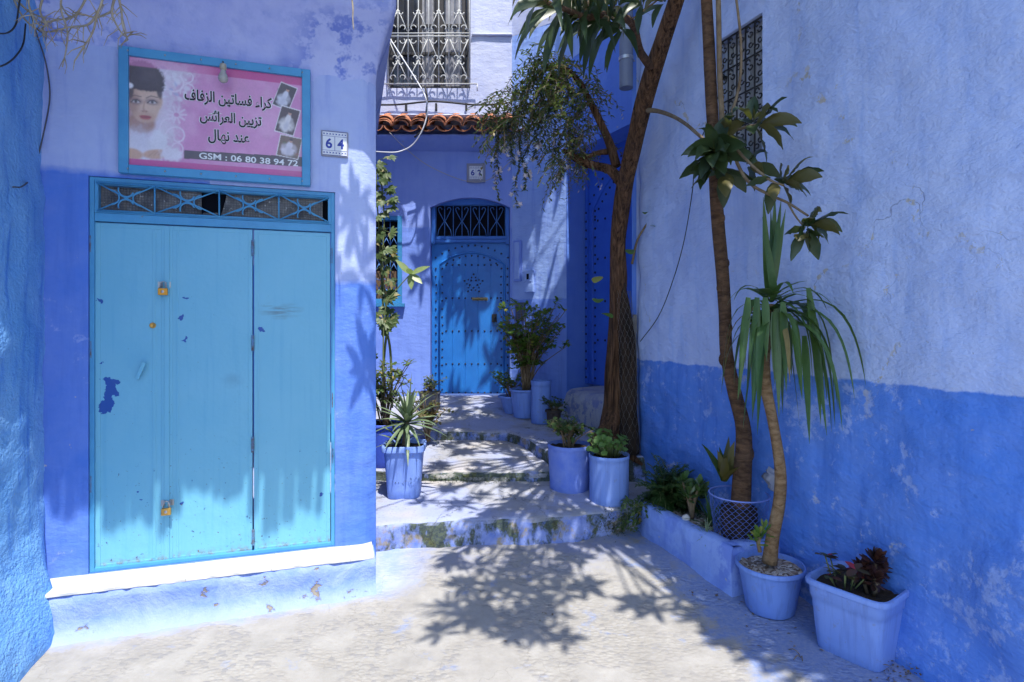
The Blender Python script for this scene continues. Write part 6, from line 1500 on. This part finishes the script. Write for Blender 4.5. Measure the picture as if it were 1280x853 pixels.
for k in range(9):
    a = R(random.uniform(150, 320)); r = random.uniform(.05, .13); s0 = c0+Vector((math.cos(a)*r, math.sin(a)*r*.7-.02, -.02-random.uniform(0, .12))); L = random.uniform(.40, .74)
    lv.leaf(c0+Vector((0, 0, -.08)), s0-c0+Vector((0, 0, .10)), Vector((0, 0, 1)), (s0-c0).length+.02, .035, .3, .2, 4, 4)
    lv.leaf(s0, Vector((math.cos(a)*.13, math.sin(a)*.1, -1)), Vector((math.cos(a), math.sin(a), .1)), L, random.uniform(.036, .052), .1, .22, 8, 1, random.uniform(-.6, .6))
lv.build('leaves', L_YUC, T3); lvd.build('dead_leaves', leaf_mat('dry_yucca_leaf', c4(.24, .17, .06), c4(.30, .24, .09), trans=.2, rough=.7), T3)
mb = MB(); st = MB(); c = P(950, 690, 3.36)
T = thing('succulent', 'small bright succulent at the foot of the yucca stem', 'plant', c)
st.tube([c, c+Vector((-.01, 0, .05)), c+Vector((0, 0, .1))], .012, 7); st.build('stem', TWIG, T)
for k in range(3): rosette(mb, c+Vector((random.uniform(-.03, .03), random.uniform(-.02, .02), .07+.03*k)), (0, -.2, 1), 11, .055, .026, (.2, 1.5), .1, 2, .1, 3)
mb.build('leaves', L_BUSH, T)

# plants of the square tub
c = tb+Vector((-.085, -.01, .345)); T = thing('coleus', 'coleus with red hearted leaves in the square tub', 'plant', c); lv = MB(); st = MB(); hr = MB()
for k in range(9):
    a = k*2.4; p = c+Vector((math.cos(a)*.05, math.sin(a)*.05, 0)); q = p+Vector((math.cos(a)*.04, math.sin(a)*.04, random.uniform(.05, .14))); st.tube([p, q], .004, 5)
    for j in range(4):
        d = rnd_dir(.05); L = random.uniform(.05, .075); lv.leaf(q, d, Vector((0, 0, 1)), L, L*.6, .35, .12, 4, 4)
        if random.random() < .25: hr.leaf(q+d*.012+Vector((0, 0, .0022)), d, Vector((0, 0, 1)), L*.55, L*.28, .30, .12, 3, 4)
for k in range(5): d = Vector((-1+random.uniform(-.2, .5), random.uniform(-.6, .3), random.uniform(.2, .7))); lv.leaf(c+Vector((-.03, -.02, .07)), d, Vector((0, 0, 1)), .10, .022, .4, .1, 4, 0)
st.build('stems', GSTEM, T); lv.build('leaves', L_COL, T); build_studs(hr, 'leaf_heart', L_RED, T, 12, None)
c = tb+Vector((.03, -.06, .345)); T = thing('dark_rosette', 'dark purple tree houseleek rosettes in the square tub', 'plant', c); lv = MB(); st = MB()
for dx, dy, h, n, s in ((.02, 0, .14, 70, .062), (-.03, .03, .09, 40, .05), (.06, .02, .09, 40, .046), (.0, -.035, .06, 30, .042)):
    q = c+Vector((dx, dy, h)); st.tube([c+Vector((dx*.5, dy*.5, -.02)), c+Vector((dx*.8, dy, h*.5)), q], .009, 7); rosette(lv, q+Vector((0, 0, .02)), (random.uniform(-.15, .15), -.45, 1), n, s, .030, (.1, 2.2), .05, 2, .1, 3)
st.build('stems', TWIG, T); lv.build('leaves', L_AEON, T)
for i, (dx, dy, rot) in enumerate(((.10, .06, .2),)):
    q = tb+Vector((dx, dy, .33)); mb = MB(); mb.lathe(Matrix.Translation(q), [(.05, 0), (.062, .085), (.064, .09), (.058, .088), (.05, .01)], 24); tag(mb.build('nursery_pot', M_POTD, origin=q), 'empty black nursery pot at the back of the square tub', 'plant pot')

# ------------------------------------------------------------------ plants of the planter
def feathery(c, n, L, spread, name, label):
    T = thing(name, label, 'plant', c); lv = MB(); st = MB(); c = Vector(c)
    for k in range(n):
        a = random.uniform(0, 6.28); e = random.uniform(.2, 1.4); d = Vector((math.cos(a)*math.cos(e), math.sin(a)*math.cos(e), math.sin(e))); l = L*random.uniform(.6, 1.1); pts = [c+Vector((random.gauss(0, .05), random.gauss(0, .04), 0))]
        for j in range(5): d = (d+Vector((0, 0, -.28))).normalized(); pts.append(pts[-1]+Vector((d.x*spread, d.y*spread, d.z))*l/5)
        q = crom(pts, 3); st.tube(q, .0022, 4)
        for j in range(3, len(q)-1):
            t_ = (q[j+1]-q[j]).normalized(); s = t_.cross(Vector((0, 0, 1))); s = s.normalized() if s.length > .01 else Vector((1, 0, 0))
            for sg in (-1, 1):
                for m in range(2): lv.leaf(q[j]+(q[j+1]-q[j])*m*.5, (s*sg+t_*.5+Vector((0, 0, random.uniform(-.3, .5)))), Vector((0, 0, 1)), .048*random.uniform(.6, 1.2), .012, .3, .1, 2, 0)
    st.build('stems', GSTEM, T); lv.build('foliage', L_FERN, T)
q = FR.pt(.74, .15, .33); feathery(q, 220, .46, .55, 'asparagus_fern', 'feathery dark green fern spilling over the far end of the planter')
q = FR.pt(.70, .36, .34)
T = thing('trailing_plant', 'trailing small leaved plant hanging over the far corner of the planter', 'plant', q); lv = MB(); st = MB()
for k in range(14):
    a = q+Vector((random.gauss(0, .07), random.gauss(0, .09), 0)); n_ = FR.n*.07; pts = [a, a+n_+Vector((0, 0, .03)), a+n_*1.4+Vector((random.gauss(0, .02), 0, -.07)), a+n_*1.4+Vector((random.gauss(0, .03), random.gauss(0, .03), -.17))]
    twig_with_leaves(lv, st, pts, .0025, 14, .04, .028, .2, 2, sub=4, seg=3)
st.build('stems', GSTEM, T); lv.build('leaves', L_ROSE, T)
def jade(u, n, h, label, s=.05):
    c = FR.pt(u, n, .33); T = thing('jade_plant', label, 'plant', c); lv = MB(); st = MB()
    tips = []
    for k in range(6):
        a = k*1.05; t_ = c+Vector((math.cos(a)*.07, math.sin(a)*.06, h*random.uniform(.7, 1.1))); st.tube(crom([c, c+Vector((math.cos(a)*.02, math.sin(a)*.02, h*.45)), t_], 4), lerp_list([.016, .008], 9), 7); tips.append(t_)
    for t_ in tips:
        for z in (0, -.035): rosette(lv, t_+Vector((0, 0, z)), (random.uniform(-.4, .4), random.uniform(-.5, .2), 1), 9, s*1.4, s, (.25, 1.5), .1, 2, .08, 3)
    st.build('stems', TWIG, T); lv.build('leaves', L_JADE, T)
jade(1.06, .20, .27, 'jade plant with thick round leaves on a woody stem in the planter')
jade(.95, .12, .19, 'low jade plant between the fern and the taller jade in the planter', .045)
def spiky(c, n, L, W, mat, name, label, spread=(.2, 1.3), droop=.2, cat='plant', stem=None):
    T = thing(name, label, cat, c); lv = MB(); rosette(lv, Vector(c), (0, -.1, 1), n, L, W, spread, droop, 1, .3, 6); lv.build('leaves', mat, T); return T
spiky(FR.pt(1.22, .16, .35), 18, .20, .024, L_FERN, 'agave', 'small dark spiky rosette behind the jade plant in the planter')
spiky(FR.pt(1.36, .33, .34), 26, .10, .009, L_ALOE, 'grass_tuft', 'grey green grass tuft at the front edge of the planter', (.1, 1.5), .6)
q = P(905, 598, 3.86); T = spiky(q, 9, .24, .075, L_BROM, 'bromeliad', 'olive bromeliad with broad leaves leaning out of the wire basket', (.1, .8), .3)
q = FR.pt(1.12, .30, .345); mb = MB(); sphere(mb, q+Vector((0, 0, .02)), .032, 10, 7, (1, .8, .9)); mb.v = [v+Vector((nz(v.x*30, v.y*30, v.z*30),)*3)*.006 for v in mb.v]; tag(mb.build('stone', plain('white_stone', c4(.55, .53, .50), .8), origin=q), 'small white stone on the planter soil in front of the jade plant', 'stone')

# ------------------------------------------------------------------ potted plants on the steps
c = p1+Vector((0, 0, 1.75-167/FPX*4.515-p1.z-.02)); T = thing('geranium', 'bright green geranium in the cylindrical blue pot', 'plant', c); lv = MB(); st = MB()
for k in range(120):
    a = random.uniform(0, 6.28); r = random.uniform(0, .16); h = random.uniform(.05, .20)*(1.1-r*2); p = c+Vector((math.cos(a)*r*.5, math.sin(a)*r*.5, 0)); q = c+Vector((math.cos(a)*r*1.1-.03, math.sin(a)*r, h)); st.tube([p, q], .003, 4)
    nrm = Vector((math.cos(a)*.6, math.sin(a)*.6-.3, 1)).normalized(); x = nrm.orthogonal().normalized(); y = nrm.cross(x); s = random.uniform(.014, .028)
    ring = [q+(x*math.cos(b*.6283)+y*math.sin(b*.6283))*s*(1+.25*(b % 2)+random.uniform(-.12, .12))+nrm*s*random.uniform(.0, .55) for b in range(10)]
    lv.add([q]+ring, [(0, b+1, (b+1) % 10+1) for b in range(10)])
st.build('stems', GSTEM, T); lv.build('leaves', L_GER, T)
def shrub(c, n, h, r, mat, name, label, L=.05, W=.03, seed=0, stems=None, cat='shrub', droop=.25, nl=9, flat=0.0, lean=(0, 0)):
    random.seed(seed); T = thing(name, label, cat, c); lv = MB(); st = MB(); c = Vector(c)
    for k in range(n):
        a = random.uniform(0, 6.28); e = random.uniform(.25, 1.0); H = h*random.uniform(.55, 1.05); rr_ = r*random.uniform(.3, 1.1)*(1.15-flat*abs(H/h-.6))
        b = c+Vector((random.gauss(0, .02), random.gauss(0, .02), 0)); m = b+Vector((math.cos(a)*rr_*.35+lean[0]*.4, math.sin(a)*rr_*.35+lean[1]*.4, H*.55)); t_ = b+Vector((math.cos(a)*rr_+lean[0], math.sin(a)*rr_+lean[1], H))
        q = crom([b, m, t_], 5); st.tube(q, lerp_list([.008, .003], len(q)), 5)
        for s in range(3):
            k0 = random.randint(4, len(q)-1); p = q[k0]; d = rnd_dir(.15)
            twig_with_leaves(lv, st, [p, p+d*.06+Vector((0, 0, .02)), p+d*.13], .0022, nl, L, W, droop, 4, sub=4, seg=3)
    st.build('stems', TWIG, T); lv.build('leaves', mat, T); return T
hz2 = 1.75-154/FPX*4.785
shrub((p2.x, p2.y, hz2-.03), 16, .26, .17, L_ROSE, 'rose_shrub', 'small rose shrub with dull green leaves in the rough blue pot', .048, .032, 3)
c = p3+Vector((0, 0, 1.75-(558-406)/FPX*4.64-p3.z-.03))
T = thing('aloe', 'spiky aloe with long grey green leaves in the square lavender tub', 'aloe', c); lv = MB(); st = MB(); random.seed(8)
st.tube(crom([c, c+Vector((.01, 0, .10)), c+Vector((.02, 0, .20))], 4), lerp_list([.028, .022], 9), 9, wob=.2)
rosette(lv, c+Vector((.02, 0, .22)), (0.05, -.12, 1), 42, .34, .042, (.08, 2.1), .35, 1, .45, 8, .0)
rosette(lv, c+Vector((-.05, .02, .05)), (-.3, -.2, 1), 12, .2, .03, (.2, 1.5), .3, 1, .45, 6, .0)
st.build('stem', TWIG, T); lv.build('leaves', L_ALOE, T)
shrub((p4.x, p4.y, p4.z+.36), 22, .62, .26, L_CLIMB, 'leafy_shrub', 'sprawling grey green shrub behind the aloe', .055, .036, 12, nl=8)
shrub((p4.x+.28, p4.y+.75, .50), 16, .55, .22, leaf_mat('reddish_leaf', c4(.15, .09, .05), c4(.10, .14, .05), trans=.3, rough=.5, tip=c4(.24, .09, .05)), 'red_tipped_shrub', 'shrub with reddish brown top leaves left of the studded door', .05, .034, 15)
shrub((p5.x, p5.y, p5.z+.20), 10, .22, .14, L_ROSE, 'seedling', 'sparse reddish seedlings in the grey box pot', .045, .022, 18, cat='plant')
shrub((p6.x+.02, p6.y, p6.z+.31), 64, 1.02, .36, L_BUSH, 'leafy_bush', 'tall leafy green bush in a blue pot at the corner of the landing', .066, .044, 22, nl=10, lean=(.06, -.05))
shrub((p9.x, p9.y, p9.z+.19), 14, .34, .22, L_BUSH, 'trailing_bush', 'low green growth spilling left of the leafy bush pots', .05, .034, 24, nl=7)
shrub((p8.x, p8.y, p8.z+.17), 8, .12, .10, L_FERN, 'sprout', 'flat topped dark green sprout in the small brown pot', .04, .026, 26, cat='plant')
# tall climber against the house corner
random.seed(44)
c = Vector((-1.32, 5.75, .40)); T = thing('climbing_plant', 'tall climber with lobed sunlit leaves along the lavender house corner', 'climber', c); lv = MB(); st = MB()
stems = [[P(478, 520, 5.75), P(480, 450, 5.72), P(484, 400, 5.7), P(478, 340, 5.7), P(480, 270, 5.7), P(474, 200, 5.7)], [P(490, 510, 5.8), P(488, 440, 5.75), P(480, 395, 5.72), P(476, 330, 5.75), P(472, 260, 5.75), P(470, 215, 5.75)]]
for s_ in stems:
    q = crom(s_, 8); st.tube(q, lerp_list([.014, .006], len(q)), 6)
    for k in range(14, len(q), 1):
        if random.random() < .52: continue
        for rep_ in range(2):
            p = q[k]; a = random.uniform(-2.4, .9); d = Vector((math.cos(a)*.9, -random.uniform(.2, .9), math.sin(a)*.7)).normalized(); e = p+d*random.uniform(.04, .15); st.tube([p, e], .003, 4)
            fn = Vector((random.uniform(-.4, .4), -1, random.uniform(.2, 1.0))).normalized(); dz = Vector((random.uniform(-.2, .9), -.2, random.uniform(-1, .1))); dz = (dz-fn*dz.dot(fn)).normalized()
            for j in range(7):
                dd = Matrix.Rotation((j-3)*.55, 3, fn) @ dz; lv.leaf(e, dd, fn, .10*random.uniform(.6, 1.1)*(1-.09*abs(j-3)), .034, .4, .12, 4, 0, random.uniform(-.6, .6))
st.build('stems', GSTEM, T); lv.build('leaves', L_CLIMB, T)
c = P(478, 392, 5.6); T = thing('rubber_shoot', 'thin bare stem ending in four pale green leaves in front of the low window', 'plant', P(478, 520, 5.6)); st = MB(); lv = MB()
q = crom([P(480, 520, 5.6), P(479, 440, 5.6), P(482, 385, 5.6), P(496, 362, 5.6), P(513, 343, 5.6)], 6); st.tube(q, lerp_list([.008, .005], len(q)), 6)
e = q[-1]
for d, L in (((-.7, -.1, .75), .20), ((1, -.1, .45), .21), ((.12, -.3, -1), .16), ((.7, -.2, -.5), .16), ((0, -.6, .3), .12)): lv.leaf(e, Vector(d), Vector((0, -.8, .6)), L, .07, .15, .15, 5, 0)
st.build('stem', GSTEM, T); lv.build('leaves', leaf_mat('pale_leaf', c4(.24, .34, .12), c4(.30, .38, .16), trans=.35, rough=.4), T)

# ------------------------------------------------------------------ dry twigs hanging at the top left
random.seed(2)
T = thing('dry_vine', 'bare tan twigs of a dry vine hanging over the top of the shop wall', 'vine', P(60, -10, 2.75)); mb = MB()
tws = [[(10, -20), (24, 14), (40, 33), (58, 40), (75, 36)], [(80, -25), (76, 10), (84, 38), (83, 60), (78, 84)], [(135, -20), (122, 18), (116, 40), (104, 60), (93, 77)], [(150, -20), (140, 12), (145, 30), (157, 46), (166, 40)], [(60, -20), (50, 12), (58, 30), (52, 36)],
       [(112, -10), (95, 18), (70, 26), (48, 28)], [(140, 15), (120, 22), (100, 18), (82, 26)], [(148, -5), (152, 14), (154, 34), (160, 50)], [(40, -25), (36, 5), (42, 25)], [(20, 0), (38, 16), (56, 22)], [(128, 5), (112, 30), (88, 34), (64, 40)]]
for i, tl in enumerate(tws):
    Y = 2.75+random.uniform(-.12, .25); pts = [P(x, y, Y+random.uniform(-.03, .03)) for x, y in tl]; q = crom(pts, 6); mb.tube(q, lerp_list([.0062, .003], len(q)), 5, wob=.3, seed=i)
    for k in range(10):
        j = random.randint(3, len(q)-1); d = Vector((random.uniform(-1, 1), random.uniform(-.5, .5), random.uniform(-1, .5))).normalized(); e1 = q[j]+d*random.uniform(.02, .07); e2 = e1+(d+Vector((random.uniform(-.6, .6), 0, -.5)))*random.uniform(.01, .05); mb.tube([q[j], e1, e2], [.003, .0022, .0012], 4)
mb.build('twigs', bark_mat('dry_twig', c4(.30, .24, .16), c4(.46, .39, .28), (8, 8, 8), .4, .004), T)
mb = MB(); q = crom([P(437, -20, 3.2), P(441, 8, 3.2), P(441, 24, 3.2), P(442, 37, 3.2)], 5); mb.tube(q, lerp_list([.006, .003], len(q)), 5, wob=.3); tag(mb.build('twig', bark_mat('dry_root', c4(.30, .24, .16), c4(.46, .39, .28), (8, 8, 8), .4, .004), origin=q[0]), 'single dry root dangling from the rounded overhang', 'twig')

# ------------------------------------------------------------------ litter and moss on the ground
random.seed(77); bpy.context.view_layer.update()
def gdrop(px, py):
    o = Vector((0, 0, EYE)); d = Vector(((px-640)/FPX, 1, (406-py)/FPX)).normalized()
    hit, loc, nrm, *_ = SC.ray_cast(bpy.context.evaluated_depsgraph_get(), o, d, distance=12); return loc if hit else None
lit = MB()
spots = [(1125, 838), (1135, 822), (1150, 836), (1110, 842), (1120, 815), (720, 664), (650, 655), (560, 720), (640, 800), (940, 778), (985, 790), (1000, 800), (920, 760), (790, 668), (760, 660), (870, 740), (700, 668), (980, 812), (905, 742), (680, 770), (600, 740)]
for i in range(170):
    x, y = random.choice(spots[:5] if i < 90 else spots); g = gdrop(x+random.gauss(0, 13), y+random.gauss(0, 7))
    if g is None or g.z > .06: continue
    a = random.uniform(0, 6.28); s = random.uniform(.006, .018); lit.leaf(g+Vector((0, 0, .004)), Vector((math.cos(a), math.sin(a), .15)), Vector((0, 0, 1)), s*random.uniform(1, 2.2), s*.7, .2, .2, 3, 0)
tag(lit.build('leaf_litter', leaf_mat('dry_litter', c4(.14, .085, .04), c4(.28, .2, .11), trans=.1, rough=.8), smooth=False), 'crumbs of dry leaves scattered along the foot of the right wall', 'leaf litter', kind='stuff')
for (x, y, l, a) in ((992, 826, .05, .4), (1000, 820, .06, 2.2), (1003, 828, .04, 1.2)):
    g = gdrop(x, y); 
    if g is None: continue
    mb = MB(); d = Vector((math.cos(a), math.sin(a), 0)); mb.tube(crom([g+Vector((0, 0, .005)), g+d*l*.5+Vector((0, 0, .02)), g+d*l+Vector((0, 0, .006))], 5), .0025, 5); tag(mb.build('twig', TWIG, origin=g), 'curled dry twig lying on the ground left of the square tub', 'twig', 'dry twigs beside the square tub')
moss = MB()
for i in range(900):
    k = random.random()
    if k < .45: x, y = random.gauss(585, 38), 600+random.gauss(0, 3)
    elif k < .75: x, y = random.gauss(765, 9), random.gauss(655, 8)
    else: x, y = random.uniform(520, 680), 550+random.gauss(0, 2)
    g = gdrop(x, y)
    if g is None or g.y > 7 or g.z > .6 or g.x > 1.0: continue
    for j in range(2):
        a = random.uniform(0, 6.28); moss.leaf(g+Vector((random.gauss(0, .008), -.004, random.gauss(0, .006))), Vector((math.cos(a), math.sin(a)-.5, random.uniform(.2, 1))), Vector((0, 0, 1)), random.uniform(.008, .022), .007, .4, .2, 2, 0)
tag(moss.build('moss', leaf_mat('moss_leaf', c4(.030, .045, .015), c4(.06, .085, .025), trans=.1, rough=.9), smooth=False), 'dark moss and tiny weeds growing along the step risers', 'moss', kind='stuff')
